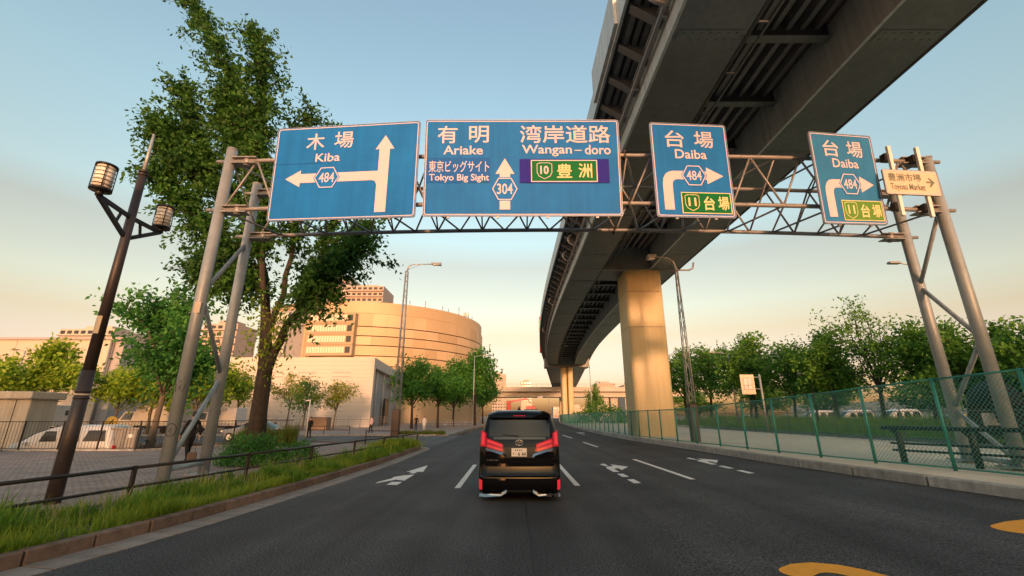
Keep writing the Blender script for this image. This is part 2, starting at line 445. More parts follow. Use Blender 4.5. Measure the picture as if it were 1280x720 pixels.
def poly_sample(path, n):
    path = np.array(path, float); seg = np.linalg.norm(np.diff(path, axis=0), axis=1); cum = np.r_[0, np.cumsum(seg)]
    t = np.linspace(0, cum[-1], n)
    pts = np.stack([np.interp(t, cum, path[:, k]) for k in range(3)], 1)
    d = np.gradient(pts, axis=0); d /= np.linalg.norm(d, axis=1)[:, None] + 1e-9
    return pts, d

def tree_meshes(seed, h, rx, ry, cb, leaf, size, nl=12, twigs=260, per=14, tr=0.16, bark='bark', fork=0.32, airy=1.0, dome=0.9):
    """generic tree standing on its origin: returns trunk mesh, crown mesh"""
    r = np.random.default_rng(seed)
    m = MB()
    fz = h * fork
    lean = r.normal(0, 0.03 * h, 2)
    trunk = [(0, 0, -0.15), (lean[0] * 0.2, lean[1] * 0.2, fz * 0.5), (lean[0] * 0.5, lean[1] * 0.5, fz), (lean[0], lean[1], h * 0.75)]
    m.tube(trunk, [tr * 1.25, tr * 0.95, tr * 0.8, tr * 0.25], bark, 8)
    cz = (cb + h) / 2; rz = (h - cb) / 2
    pts = []; dirs = []
    for i in range(nl):
        a = 2 * math.pi * (i * 0.382 + r.uniform(-0.05, 0.05)) ; el = r.uniform(-0.55, 1.0) if i else 1.0
        ce = math.cos(el * 1.45); se = math.sin(el * 1.45)
        k = r.uniform(0.7, 1.0)
        tip = np.array([rx * ce * math.cos(a) * k, ry * ce * math.sin(a) * k, cz + rz * se * k * dome])
        st = np.array([lean[0] * 0.5, lean[1] * 0.5, fz + (h * 0.7 - fz) * max(0.0, r.uniform(-0.2, 0.7) * (el + 0.6) / 1.6)])
        mid = st * 0.5 + tip * 0.5 + np.array([0, 0, 0.06 * h]) + r.normal(0, 0.03 * h, 3)
        m.tube([st, mid, tip], [tr * 0.42, tr * 0.25, tr * 0.08], bark, 5, cap=False)
        p, d = poly_sample([st, mid, tip], 24)
        pts.append(p[9:]); dirs.append(d[9:])
    pts = np.concatenate(pts); dirs = np.concatenate(dirs)
    P, D, b, e = twig_leaves(pts, dirs, r, twigs, 0.24 * (rx + rz) * airy, per, size, 0.25)
    for i in range(0, len(b), 4): m.tube([b[i], e[i]], [tr * 0.07, tr * 0.03], bark, 3, cap=False)
    C, U, V = leaves_along(P, D, size, size * 0.75, r)
    return m.mesh('trunk'), quad_cloud('crown', C, U, V, leaf)

def tree(name, label, meshes, loc, rz=0.0, scale=1.0, group=None):
    t = thing(name, label, 'tree', loc, rz, group)
    t.scale = (scale,) * 3 if not hasattr(scale, '__len__') else scale
    obj('trunk', meshes[0], t); obj('crown', meshes[1], t)
    return t

def sheet(name, poly, z, m, kind='structure', z0=None):
    mb = MB()
    if z0 is None:
        mb.add([(x, y, z) for x, y in poly], [tuple(range(len(poly)))], m)
    else:
        mb.prism(poly, z0, z, m)
    o = mb.build(name); o['kind'] = kind
    return o

# ------------------------------------------------------------------ path functions of the place
KY = [-25, 5, 8, 12.4, 16, 20, 24, 30, 38, 60, 80, 100, 130, 180, 260]
KX = [10.6, 10.4, 10.1, 9.55, 9.15, 8.95, 8.75, 8.2, 8.05, 8.4, 9.3, 10.6, 13.2, 18.5, 27.0]
def kerb_x(y): return float(np.interp(y, KY, KX))
FY = [2, 10, 12, 14, 16, 18, 20, 22, 24, 27, 30, 38, 60, 80, 100, 130]
FX = [12.4, 11.7, 11.35, 10.75, 10.4, 10.05, 9.85, 9.5, 9.15, 8.75, 8.55, 8.45, 8.8, 9.7, 11.0, 13.6]
def fence_x(y): return float(np.interp(y, FY, FX))
LKY = [-25, 2, 4, 6, 8, 10, 13, 18, 25.6]; LKX = [-7.6, -7.1, -6.72, -6.2, -5.86, -5.66, -5.42, -5.2, -5.24]
def left_kerb(y): return float(np.interp(y, LKY, LKX))
def road_z(x): return max(0.0, 0.03 * (x - 2.0)) if x < 10.4 else 0.252
LOT = 0.45

# ------------------------------------------------------------------ ground, roads, pavements
def build_setting():
    sheet('ground', [(-3000, -3000), (3000, -3000), (3000, 3000), (-3000, 3000)], -0.66, 'earth')
    # main road with crossfall to the right
    ys = [-25 + 2.5 * i for i in range(115)]
    mb = MB(); cols = 9
    vs = []
    for y in ys:
        kx = kerb_x(y) + 0.05; lx = (left_kerb(y) + 0.40 if y < 25 else -4.9) + (max(0, y - 45) ** 2) * 0.00016
        xs = [lx + (2.0 - lx) * i / 3 for i in range(4)] + [2.0 + (kx - 2.0) * i / 5 for i in range(1, 6)]
        vs += [(x, y, road_z(x)) for x in xs]
    fs = [(i * cols + j, i * cols + j + 1, (i + 1) * cols + j + 1, (i + 1) * cols + j) for i in range(len(ys) - 1) for j in range(cols - 1)]
    mb.add(vs, fs, 'asphalt'); o = mb.build('road'); o['kind'] = 'structure'
    # side street
    sheet('side_street', [(-4.65, 27.5), (-4.65, 44.5), (-7.0, 42.6), (-120, 42.6), (-120, 31.8), (-15, 31.8), (-8.5, 29.2), (-6.3, 28.2), (-5.2, 26.4), (-4.67, 24.0)], -0.004, 'asphalt_old', z0=-0.3)
    # near pavement with rounded corner
    arc = [(-8.4 + 3.08 * math.cos(a), 25.6 + 3.05 * math.sin(a)) for a in [R(k) for k in (0, 18, 36, 54, 72, 90)]]
    near = [(left_kerb(y_) - .08, y_) for y_ in LKY[:-1]] + arc + [(-14.9, 31.2), (-16.6, 27.2), (-19.2, 23.2), (-34, 22.3), (-60, 22.0), (-60, -25)]
    sheet('pavement', near, 0.115, 'pavers', z0=-0.62)
    far = [(-6.2, 43.0), (-6.0, 60), (-4.0, 100), (4, 200), (-160, 200), (-160, 43.0)]
    sheet('plaza', far, 0.10, 'plaza', z0=-0.62)
    sheet('parking_lot', [(-15.2, 31.6), (-16.9, 27.3), (-19.3, 23.45), (-34, 22.55), (-120, 22.2), (-120, 31.6)], -0.6, 'asphalt_old')
    # right side
    ry = [-25, 0, 6, 10, 14, 18, 22, 26, 30, 38, 50, 60, 80, 100, 130, 180, 260]
    lot = [(kerb_x(y) + 0.28, y) for y in ry] + [(60, 260), (60, 60), (21.6, 60), (21.6, -25)]
    sheet('concrete_lot', lot, LOT, 'concrete_lot', z0=-0.6)
    sheet('service_road', [(21.65, -25), (26.0, -25), (26.0, 59.9), (21.65, 59.9)], LOT - 0.03, 'asphalt_old', z0=-0.6)
    mb = MB()
    xs = [26.0, 28.5, 33, 39]; zs = [0.42, 0.85, 1.05, 0.6]
    yy = [-25 + 3 * i for i in range(50)]
    vs = [(x, y, 0.42 + (z - 0.42 + 0.10 * math.sin(y * 0.7 + x)) * min(1, max(0, (y - 26.5) / 5))) for y in yy for x, z in zip(xs, zs)]
    mb.add(vs, [(i * 4 + j, i * 4 + j + 1, (i + 1) * 4 + j + 1, (i + 1) * 4 + j) for i in range(len(yy) - 1) for j in range(3)], 'lawn')
    o = mb.build('grass_bank'); o['kind'] = 'structure'
    sheet('car_park', [(39, -25), (90, -25), (90, 122), (39, 122)], 0.55, 'asphalt_old', z0=-0.6)

    # kerbs: every stone a part
    root = bpy.data.objects.new('kerb', None); link(root); root['kind'] = 'structure'
    st = MB().box((0, 0, 0), (0.30, 1.975, 0.42), 'kerb_concrete', ch=0.025).mesh('kerb_stone')
    y = 1.0
    while y < 118:
        a = math.atan2(-(kerb_x(y + 1.99) - kerb_x(y)), 1.99)
        obj('kerb_stone', st, root, ((kerb_x(y) + kerb_x(y + 1.99)) / 2 + 0.15, y + 0.995, LOT - 0.205), (0, 0, a)); y += 2.0
    root = bpy.data.objects.new('kerb', None); link(root); root['kind'] = 'structure'
    st = MB().box((0, 0, 0), (0.19, 0.793, 0.40), 'kerb_brown', ch=0.014).mesh('kerb_stone')
    gs = MB().box((0, 0, 0), (0.52, 0.799, 0.16), 'gutter').mesh('gutter_slab')
    path = [(left_kerb(y_), y_) for y_ in np.arange(-4.0, 25.7, 0.8)] + [(-8.4 + 3.13 * math.cos(R(k)), 25.6 + 3.13 * math.sin(R(k))) for k in range(8, 91, 8)] + [(-15, 31.3)]
    p = [(x, y_, 0) for x, y_ in path]; Ltot = sum((Vector(p[i + 1]) - Vector(p[i])).length for i in range(len(p) - 1))
    pts, d = poly_sample(p, int(Ltot / 0.8))
    for q, t in zip(pts, d):
        a = math.atan2(-t[0], t[1])
        obj('kerb_stone', st, root, (q[0], q[1], -0.02 + random.uniform(-0.004, 0.004)), (0, 0, a))
        nx, ny = t[1], -t[0]
        obj('gutter_slab', gs, root, (q[0] + nx * 0.36, q[1] + ny * 0.36, -0.068 + random.uniform(-0.002, 0.002)), (0, 0, a))
    root = bpy.data.objects.new('kerb', None); link(root); root['kind'] = 'structure'
    st = MB().box((0, 0, 0), (0.2, 1.985, 0.34), 'kerb_concrete', ch=0.02).mesh('kerb_stone')
    for i in range(26): obj('kerb_stone', st, root, (-7.2 - 2.0 * i - 1, 42.75, -0.03), (0, 0, R(90)))
    for i in range(20): obj('kerb_stone', st, root, (-6.05 + 0.006 * i, 43.8 + 2.0 * i, -0.03), (0, 0, R(-0.3)))

def mark(name, poly, m='paint_white'):
    mb = MB()
    mb.add([(x, y, road_z(x) + 0.005) for x, y in poly], [tuple(range(len(poly)))], m)
    o = mb.build(name); o['kind'] = 'structure'; return o
def dash(x0, y0, x1, y1, w=0.15):
    mark('lane_line', [(x0 - w / 2, y0), (x0 + w / 2, y0), (x1 + w / 2, y1), (x1 - w / 2, y1)])

def build_markings():
    for y in (12.2, 22.3, 32.5, 42.5, 52.5, 62.5): dash(-1.42, y, -1.42, y + 5.6)
    for y in (12.6, 22.8, 33.0, 43.0, 53, 63): dash(1.76, y, 1.80, y + 5.6)
    for y in (13.1, 23.5, 26.3, 36.5, 47, 57, 67): dash(5.08 - 0.012 * (y - 13), y, 5.08 - 0.012 * (y - 7), y + (5.9 if y < 20 or y > 30 else (0 if y < 25 else 4.8)), 0.16) if y != 23.5 else None
    mb = MB()
    for y in range(3, 60, 3): mb.add([(.27, y, .004), (.30, y, .004), (.30 + .004 * math.sin(y), y + 3, .004), (.27 + .004 * math.sin(y), y + 3, .004)], [(0, 1, 2, 3)], 'road_tar')
    o = mb.build('road_joint'); o['kind'] = 'structure'
    # left lane: broken arrow, straight and left
    L = []
    L.append([(-3.42, 12.75), (-3.12, 12.75), (-3.12, 13.3), (-3.42, 13.3)])
    L.append([(-3.42, 13.75), (-3.12, 13.55), (-3.12, 14.9), (-3.42, 14.7), (-3.62, 14.35), (-3.62, 13.95), (-3.80, 13.35), (-3.80, 13.0)])
    L.append([(-3.36, 15.2), (-3.18, 15.2), (-3.18, 15.6), (-2.98, 15.6), (-3.20, 17.6), (-3.55, 15.6), (-3.36, 15.6)])
    for p in L: mark('road_arrow', p)
    # two right turn arrows with two broken stem pieces each
    for ox, oy in ((3.42, 12.75), (7.16, 13.9), (6.75, 42.4)):
        mark('road_arrow', [(ox - 0.10, oy), (ox + 0.10, oy), (ox + 0.10, oy + 0.75), (ox - 0.10, oy + 0.75)])
        mark('road_arrow', [(ox - 0.10, oy + 1.25), (ox + 0.10, oy + 1.25), (ox + 0.10, oy + 2.0), (ox - 0.10, oy + 2.0)])
        mark('road_arrow', [(ox - 0.10, oy + 2.45), (ox + 0.10, oy + 2.45), (ox + 0.10, oy + 3.3), (ox + 0.28, oy + 3.45), (ox + 0.28, oy + 2.9), (ox + 0.72, oy + 3.75), (ox + 0.28, oy + 4.7), (ox + 0.28, oy + 4.1), (ox + 0.02, oy + 4.0), (ox - 0.10, oy + 3.7)])
        mark('road_arrow', [(ox - 0.02, oy + 4.15), (ox + 0.10, oy + 4.15), (ox + 0.12, oy + 5.0), (ox - 0.10, oy + 4.8)])
    # orange strokes with rounded ends near the camera
    def stroke(pts, w):
        pts = [(x, y, 0) for x, y in pts]
        p, d = poly_sample(pts, 16)
        nrm = np.stack([-d[:, 1], d[:, 0]], 1)
        lft = p[:, :2] + nrm * w / 2; rgt = p[:, :2] - nrm * w / 2
        a0 = math.atan2(-nrm[0, 1], -nrm[0, 0])
        cap = [(p[0, 0] + w / 2 * math.cos(a0 - k), p[0, 1] + w / 2 * math.sin(a0 - k)) for k in np.linspace(0, math.pi, 9)[1:-1]]
        cap = cap if (np.array(cap[3]) - p[0, :2]) @ d[0, :2] < 0 else [(p[0, 0] + w / 2 * math.cos(a0 + k), p[0, 1] + w / 2 * math.sin(a0 + k)) for k in np.linspace(0, math.pi, 9)[1:-1]]
        mb = MB(); n = len(p)
        vs = [(x, y, road_z(x) + 0.005) for x, y in list(lft) + list(rgt)]
        mb.add(vs, [(i, i + n, i + n + 1, i + 1) for i in range(n - 1)], 'paint_orange')
        c = [tuple(rgt[0])] + cap + [tuple(lft[0])]
        mb.add([(x, y, road_z(x) + 0.005) for x, y in c], [tuple(range(len(c)))], 'paint_orange')
        o = mb.build('orange_marking'); o['kind'] = 'structure'
    stroke([(3.34, 5.80), (3.55, 5.93), (3.78, 5.92), (3.96, 5.76), (4.08, 5.5), (4.12, 5.1), (4.12, 4.5), (4.1, 3.6)], 0.36)
    stroke([(7.62, 7.22), (8.0, 7.38), (8.5, 7.48), (9.0, 7.45), (9.4, 7.3)], 0.62)

# ------------------------------------------------------------------ elevated highway
def hx(y):
    if y < 38: return 0.0
    if y < 97: return 0.00098 * (y - 38) ** 2
    return 0.00098 * 59 ** 2 + 0.110 * (y - 97)
def sweep(mb, prof, ys, m, closed=True):
    """prof: list of (x,z) swept along the highway's axis"""
    n = len(prof)
    vs = [(x + hx(y), y, z) for y in ys for x, z in prof]
    fs = []
    for i in range(len(ys) - 1):
        for j in range(n if closed else n - 1):
            k = (j + 1) % n
            fs.append((i * n + j, i * n + k, (i + 1) * n + k, (i + 1) * n + j))
    if closed:
        fs.append(tuple(range(n))); fs.append(tuple((len(ys) - 1) * n + j for j in range(n - 1, -1, -1)))
    mb.add(vs, fs, m)
    return mb
def rng_y(a, b, s):
    n = max(1, int(round((b - a) / s))); return [a + (b - a) * i / n for i in range(n + 1)]

def build_highway():
    H = thing('elevated_highway', 'grey steel elevated highway on tall columns running overhead along the right of the road', 'bridge')
    Y = rng_y(-2, 94.0, 2.0)
    # box girders: bottom plates in panels with seams; the webs are lighter
    for x0, x1 in ((4.7, 6.85), (10.55, 12.65)):
        y = -2.0
        k = 0
        while y < 93:
            y1 = min(y + 6.0, 94.0)
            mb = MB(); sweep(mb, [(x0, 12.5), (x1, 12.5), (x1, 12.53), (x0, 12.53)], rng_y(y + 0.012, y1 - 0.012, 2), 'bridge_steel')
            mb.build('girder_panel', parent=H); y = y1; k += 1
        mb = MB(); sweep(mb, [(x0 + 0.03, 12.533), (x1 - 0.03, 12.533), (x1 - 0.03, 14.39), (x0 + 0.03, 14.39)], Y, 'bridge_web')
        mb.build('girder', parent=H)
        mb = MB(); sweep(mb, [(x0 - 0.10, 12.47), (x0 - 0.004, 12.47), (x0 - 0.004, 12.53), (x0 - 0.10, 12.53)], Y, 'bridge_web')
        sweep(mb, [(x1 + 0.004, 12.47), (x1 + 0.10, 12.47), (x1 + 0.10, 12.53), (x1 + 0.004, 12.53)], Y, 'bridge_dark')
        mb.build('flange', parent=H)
        # bolted splice plates under the girder
        for y in range(4, 94, 6):
            mb = MB(); mb.box(((x0 + x1) / 2 + hx(y), y, 12.488), (x1 - x0 - 0.25, 0.42, 0.02), 'bridge_steel')
            for i in range(7):
                for dy in (-0.12, 0.12): mb.box((x0 + 0.3 + i * (x1 - x0 - 0.6) / 6 + hx(y), y + dy, 12.468), (0.05, 0.05, 0.022), 'bridge_steel')
            mb.build('splice_plate', parent=H)
    mb = MB(); sweep(mb, [(3.62, 14.42), (14.1, 14.42), (14.1, 14.7), (3.62, 14.7)], rng_y(-2, 260, 4), 'deck_slab'); mb.build('deck_slab', parent=H)
    mb = MB(); sweep(mb, [(3.52, 14.15), (3.615, 14.15), (3.70, 14.704), (3.70, 15.25), (3.52, 15.25)], rng_y(-2, 260, 4), 'bridge_web'); mb.build('parapet', parent=H)
    mb = MB(); sweep(mb, [(14.105, 14.15), (14.2, 14.15), (14.2, 15.8), (14.0, 15.8), (14.0, 14.704)], rng_y(-2, 260, 4), 'bridge_web'); mb.build('parapet', parent=H)
    # taller barrier boards standing on the left parapet for a stretch
    mb = MB(); sweep(mb, [(3.40, 14.3), (3.515, 14.3), (3.515, 15.9), (3.40, 15.9)], rng_y(11.2, 15.0, 2), 'bridge_web'); mb.build('barrier_board', parent=H)
    # cantilever brackets on the left, one by one
    bm_ = MB()
    bm_.add([(-0.98, -0.04, 1.62), (-0.03, -0.04, 0.95), (-0.03, 0.04, 0.95), (-0.98, 0.04, 1.62), (-0.98, -0.04, 1.88), (-0.03, -0.04, 1.88), (-0.03, 0.04, 1.88), (-0.98, 0.04, 1.88)],
            [(0, 3, 2, 1), (4, 5, 6, 7), (0, 1, 5, 4), (1, 2, 6, 5), (2, 3, 7, 6), (3, 0, 4, 7)], 'bridge_rib')
    bm_.add([(-0.99, -0.15, 1.60), (-0.03, -0.15, 0.93), (-0.03, 0.15, 0.93), (-0.99, 0.15, 1.60), (-0.99, -0.15, 1.622), (-0.03, -0.15, 0.952), (-0.03, 0.15, 0.952), (-0.99, 0.15, 1.622)],
            [(0, 3, 2, 1), (4, 5, 6, 7), (0, 1, 5, 4), (1, 2, 6, 5), (2, 3, 7, 6), (3, 0, 4, 7)], 'bridge_rib')
    bme = bm_.mesh('bracket')
    bme2 = bm_.mesh('bracket'); bme2.transform(Matrix.Diagonal((-1, 1, 1, 1))); bme2.flip_normals()
    y = 0.0
    while y < 94:
        obj('bracket', bme, H, (4.7 + hx(y), y, 12.5))
        if y < 60: obj('bracket', bme2, H, (12.65 + hx(y), y, 12.5))
        y += 1.5
    for x in (3.85, 4.15, 4.42):
        mb = MB(); sweep(mb, [(x, 14.14), (x + 0.16, 14.14), (x + 0.2, 14.415), (x - 0.04, 14.415)], rng_y(-2, 94, 4), 'bridge_rib'); mb.build('deck_rib', parent=H)
    for i in range(7):
        x = 7.15 + i * 0.48
        mb = MB(); sweep(mb, [(x, 14.1), (x + 0.17, 14.1), (x + 0.22, 14.415), (x - 0.05, 14.415)], rng_y(-2, 94, 4), 'bridge_rib'); mb.build('deck_rib', parent=H)
    cb = MB(); cb.box((0, 0, 0.32), (3.62, 0.05, 0.62), 'bridge_dark'); cb.box((0, 0, 0.0), (3.62, 0.30, 0.025), 'bridge_steel')
    cbm = cb.mesh('cross_beam')
    for y in [2 + 3.1 * i for i in range(30)]:
        if 29.5 < y < 35: continue
        obj('cross_beam', cbm, H, (8.70 + hx(y), y, 13.75))
    # walkway angle lattice beside the left box and utility pipes
    mb = MB(); sweep(mb, [(7.15, 13.0), (7.21, 13.0), (7.21, 13.06), (7.15, 13.06)], rng_y(0, 94, 4), 'bridge_rib')
    sweep(mb, [(7.62, 13.0), (7.68, 13.0), (7.68, 13.06), (7.62, 13.06)], rng_y(0, 94, 4), 'bridge_rib')
    for y in rng_y(0, 92, 2.0): mb.bar((7.18 + hx(y), y, 13.03), (7.65 + hx(y), y, 13.03), 0.05, 0.05, 'bridge_rib'); mb.bar((7.18 + hx(y), y, 13.03), (7.10 + hx(y), y, 14.3), 0.04, 0.04, 'bridge_rib')
    mb.build('inspection_walkway', parent=H)
    for x, z, r_ in ((4.52, 13.45, 0.08), (4.52, 13.72, 0.05)):
        mb = MB(); mb.tube([(x + hx(y), y, z) for y in rng_y(0, 93, 3)], r_, 'galv_grey', 8); mb.build('pipe', parent=H)
    for y in (9.4, 18.0, 27.5, 30.6, 44, 60):
        mb = MB(); a = [(4.48 - 0.62 * math.sin(t), y, 13.35 - 0.45 * math.cos(t) + 0.1) for t in np.linspace(0.1, 2.6, 9)]
        mb.tube([(p[0] + hx(y), p[1], p[2]) for p in a], 0.075, 'galv_grey', 8); mb.build('drain_hose', parent=H)
    pc = MB().box((0, 0, 0), (0.2, 0.06, 0.5), 'galv_grey').mesh('pipe_clip')
    for y in rng_y(1, 92, 3.0): obj('pipe_clip', pc, H, (4.60 + hx(y), y, 13.58))
    mb = MB(); mb.tube([(5.2 , 30.6, 12.3), (8.7, 30.6, 12.3)], 0.06, 'galv_grey'); mb.build('pipe', parent=H); mb = MB(); mb.tube([(11.2, 30.6, 12.3), (13.3, 30.6, 12.3), (13.6, 30.6, 12.45), (13.7, 30.6, 12.9)], 0.07, 'galv_grey')
    mb.build('pipe', parent=H)
    # end cross beams and the single box beyond the second column
    mb = MB(); mb.box((8.7, 32.3, 13.42), (3.66, 3.0, 1.88), 'bridge_steel'); mb.build('pier_cross_beam', parent=H)
    x = hx(96)
    mb = MB(); mb.box((8.68 + x, 96, 13.15), (9.6, 3.6, 2.4), 'bridge_steel'); mb.build('pier_cross_beam', parent=H)
    mb = MB(); sweep(mb, [(4.5, 12.1), (12.8, 12.1), (13.4, 14.39), (3.9, 14.39)], rng_y(98, 260, 6), 'bridge_steel'); mb.build('girder', parent=H)
    mb = MB(); mb.box((8.2 + hx(76), 76, 13.68), (0.5, 0.22, 0.10), 'lens_warm'); mb.build('service_lamp', parent=H)
    # gantry frame standing on the deck far ahead
    mb = MB(); xx = 3.25 + hx(92)
    mb.tube([(xx, 92, 14.7), (xx, 92, 22.6), (xx + 1.4, 92, 22.6)], 0.18, 'red_paint'); mb.box((xx - 0.05, 91.7, 20.5), (0.5, 0.2, 2.6), 'tower_pink')
    mb.build('deck_mast', parent=H)
    # columns
    def rr(cx, cy, w, d, r_, n=5):
        out = []
        for sx, sy, a0 in ((1, -1, -90), (1, 1, 0), (-1, 1, 90), (-1, -1, 180)):
            for k in range(n + 1):
                a = R(a0 + 90 * k / n); out.append((cx + sx * (w / 2 - r_) + r_ * math.cos(a), cy + sy * (d / 2 - r_) + r_ * math.sin(a)))
        return out
    def column(cx, cy, w, d, top, segs, base):
        zs = [base] + segs + [top]
        mb = MB(); mb.prism(rr(cx, cy, w - 0.03, d - 0.03, 0.28), base, top - 0.01, 'groove', smooth=True); mb.build('column_core', parent=H)
        for i in range(len(zs) - 1):
            mb = MB(); mb.prism(rr(cx, cy, w, d, 0.30), zs[i] + (0.012 if i else 0), zs[i + 1] - 0.012, 'pier_paint', smooth=True)
            mb.build('column_shell', parent=H)
        mb = MB()
        for z in segs:
            for k in range(4): mb.lathe([(0.0, -0.05), (0.045, -0.03), (0.045, 0.03), (0, 0.05)], (cx - w / 2 + 0.35 + k * (w - 0.7) / 3, cy - d / 2 - 0.01, z), 'galv_grey', 8)
        if segs: mb.build('column_bolt', parent=H)
    column(9.93, 32.3, 2.75, 2.7, 12.478, [8.05, 10.75], 0.1)
    column(8.0 + hx(96), 96, 1.15, 2.4, 11.95, [], 0.1)
    column(9.35 + hx(96), 96, 1.15, 2.4, 11.95, [], 0.1)
    column(8.0 + hx(160), 160, 2.6, 2.4, 12.1, [], 0.1)
    # crossing overpass far ahead
    O = thing('overpass', 'beige concrete overpass crossing the road far ahead in two stacked bands', 'bridge', (0, 150, 0))
    mb = MB(); mb.box((-5, 0, 8.55), (130, 8, 1.5), 'overpass_concrete'); mb.build('girder', parent=O)
    mb = MB(); mb.box((-5, -0.4, 10.2), (130, 10, 1.45), 'overpass_concrete'); mb.build('parapet', parent=O)
    mb = MB(); mb.box((-5, -0.2, 9.38), (130, 9, 0.2), 'groove'); mb.build('deck_edge', parent=O)
    for x in (-40, -22, 34, 52):
        mb = MB(); mb.box((x, 0, 3.6), (2.2, 3, 8.4), 'overpass_concrete', ch=0.2); mb.build('column', parent=O)
    mb = MB(); 
    for i in range(60): mb.tube([(-60 + i * 2.0, -5, 10.9), (-60 + i * 2.0, -5, 11.9)], 0.03, 'galv_grey', 4)
    mb.tube([(-60, -5, 11.9), (58, -5, 11.9)], 0.04, 'galv_grey', 4); mb.build('railing', parent=O)

# ------------------------------------------------------------------ sign gantry
def camber(x): return -0.0020 * (x - 2.0) ** 2
def build_gantry():
    G = thing('sign_gantry', 'grey tubular steel truss gantry on four round posts spanning the road', 'gantry', (2, 13, 0))
    o2 = Vector((-2, -13, 0))
    def P(x, y, z): return Vector((x, y, z)) + o2
    posts = ((-8.98, 12.0, 9.98, -0.1), (-9.3, 14.0, 9.90, -0.1), (13.2, 12.0, 9.66, 0.2), (13.85, 14.0, 9.75, 0.2))
    for x, y, h, b in posts:
        mb = MB(); mb.tube([P(x, y, b), P(x, y, h)], 0.155, 'galv_warm' , 20); mb.tube([P(x, y, h), P(x, y, h + 0.03)], 0.165, 'galv_grey', 20)
        p = mb.build('post', parent=G)
        mb = MB(); mb.box(P(x, y, b + 0.33 if b > 0 else 0.13), (0.7, 0.7, 0.04), 'galv_grey')
        for dx in (-0.26, 0.26):
            for dy in (-0.26, 0.26): mb.tube([P(x + dx, y + dy, (b + 0.33 if b > 0 else 0.13)), P(x + dx, y + dy, (b + 0.33 if b > 0 else 0.13) + 0.12)], 0.025, 'galv_grey', 6)
        mb.build('base_plate', parent=p)
    ZL, ZT = 8.10, 9.80
    def ch(x, y, z): return P(x, y, z + camber(x))
    xs = [-8.9 + 22.1 * i / 24 for i in range(25)]
    for y, z, nm in ((12.0, ZL, 'chord'), (12.0, ZT, 'chord'), (14.0, ZL, 'chord'), (14.0, ZT, 'chord')):
        mb = MB(); x_end = 13.2 if y < 13 else 13.85
        xx = [-9.25 + (x_end + 0.25 + 9.25) * i / 16 for i in range(17)]
        mb.tube([ch(x, y, z) for x in xx], 0.068, 'truss_steel', 10); mb.build(nm, parent=G)
    # diagonals: front, back, top and bottom faces
    n = 14
    xs = [-8.9 + 22.0 * i / n for i in range(n + 1)]
    for i in range(n):
        a, b = xs[i], xs[i + 1]; mid = (a + b) / 2
        for y in (12.0, 14.0):
            for p, q in (((a, ZL), (mid, ZT)), ((mid, ZT), (b, ZL))):
                mb = MB(); mb.tube([ch(p[0], y, p[1]), ch(q[0], y, q[1])], 0.032, 'truss_steel', 6); mb.build('brace', parent=G)
        for z in (ZL, ZT):
            mb = MB(); mb.tube([ch(a, 12, z), ch(mid, 14, z)], 0.032, 'truss_steel', 6); mb.tube([ch(mid, 14, z), ch(b, 12, z)], 0.032, 'truss_steel', 6)
            mb.build('brace', parent=G)
        mb = MB(); mb.tube([ch(a, 12, ZT), ch(a, 14, ZL)], 0.026, 'truss_steel', 6); mb.build('brace', parent=G)
    for x in (-8.98, 13.2):
        for y, z in ((12, ZL), (12, ZT), (14, ZL), (14, ZT)):
            xp = x if y == 12 else (-9.3 if x < 0 else 13.85)
            s_ = 1 if x < 0 else -1
            mb = MB(); c = ch(xp, y, z)
            mb.box(c + Vector((s_ * 0.5, 0, 0.10)), (0.75, 0.3, 0.03), 'truss_steel'); mb.box(c + Vector((s_ * 0.5, 0, -0.10)), (0.75, 0.3, 0.03), 'truss_steel')
            mb.tube([c + Vector((s_ * 0.55, 0, -0.16)), c + Vector((s_ * 0.55, 0, 0.16))], 0.11, 'truss_steel', 8)
            mb.tube([c + Vector((-s_ * 0.4, 0, 0)), c], 0.06, 'truss_steel', 8)
            mb.build('connection_bracket', parent=G)
    for xm in (3.6,):
        for y, z in ((12, ZL), (12, ZT), (14, ZL), (14, ZT)):
            mb = MB(); c = ch(xm, y, z)
            for dx in (-0.05, 0.05): mb.lathe([(0.0, -0.02), (0.17, -0.02), (0.17, 0.02), (0, 0.02)], (0, 0, 0), 'truss_steel', 14)
            me = mb.mesh('splice_flange'); f = obj('splice_flange', me, G, c, (0, R(90), 0))
    # lattice braces between each pair of posts
    for xa, xb, zs in ((-8.98, -9.3, (0.45, 3.0, 5.2, 7.6)), (13.2, 13.85, (0.6, 2.0, 3.9, 6.0, 8.0))):
        flip = xa < 0
        for i in range(len(zs) - 1):
            z0, z1 = zs[i], zs[i + 1]
            if i % 2 == 0: a, b = P(xb, 14, z1), P(xa, 12, z0)
            else: a, b = P(xa, 12, z1), P(xb, 14, z0)
            mb = MB(); mb.tube([a, b], 0.062, 'galv_warm', 8); mb.build('lattice_brace', parent=G)
        mb = MB(); mb.tube([P(xb, 14, zs[0]), P(xa, 12, zs[0])], 0.062, 'galv_warm', 8); mb.build('lattice_brace', parent=G)
    # inspection stickers and route marks painted on the left front post
    mb = MB(); 
    for z_, kind_ in ((2.55, 0), (1.45, 1)):
        n_ = 5 if kind_ == 0 else 16
        pr = [(0.13 * math.sin(2 * math.pi * k / n_), 0.16 * math.cos(2 * math.pi * k / n_)) for k in range(n_ + 1)]
        pts = []
        for u, w in pr:
            a = -math.pi / 2 + 0.25 + u / 0.157; pts.append(P(-8.98 + 0.157 * math.cos(a), 12 + 0.157 * math.sin(a), z_ + w))
        mb.tube(pts, 0.007, 'black_plastic', 4)
        a = -math.pi / 2 + 0.25; q = [P(-8.98 + 0.158 * math.cos(a + t), 12 + 0.158 * math.sin(a + t), z_ + w) for t, w in ((-0.25, -0.05), (0.1, 0.06), (0.1, -0.08))]
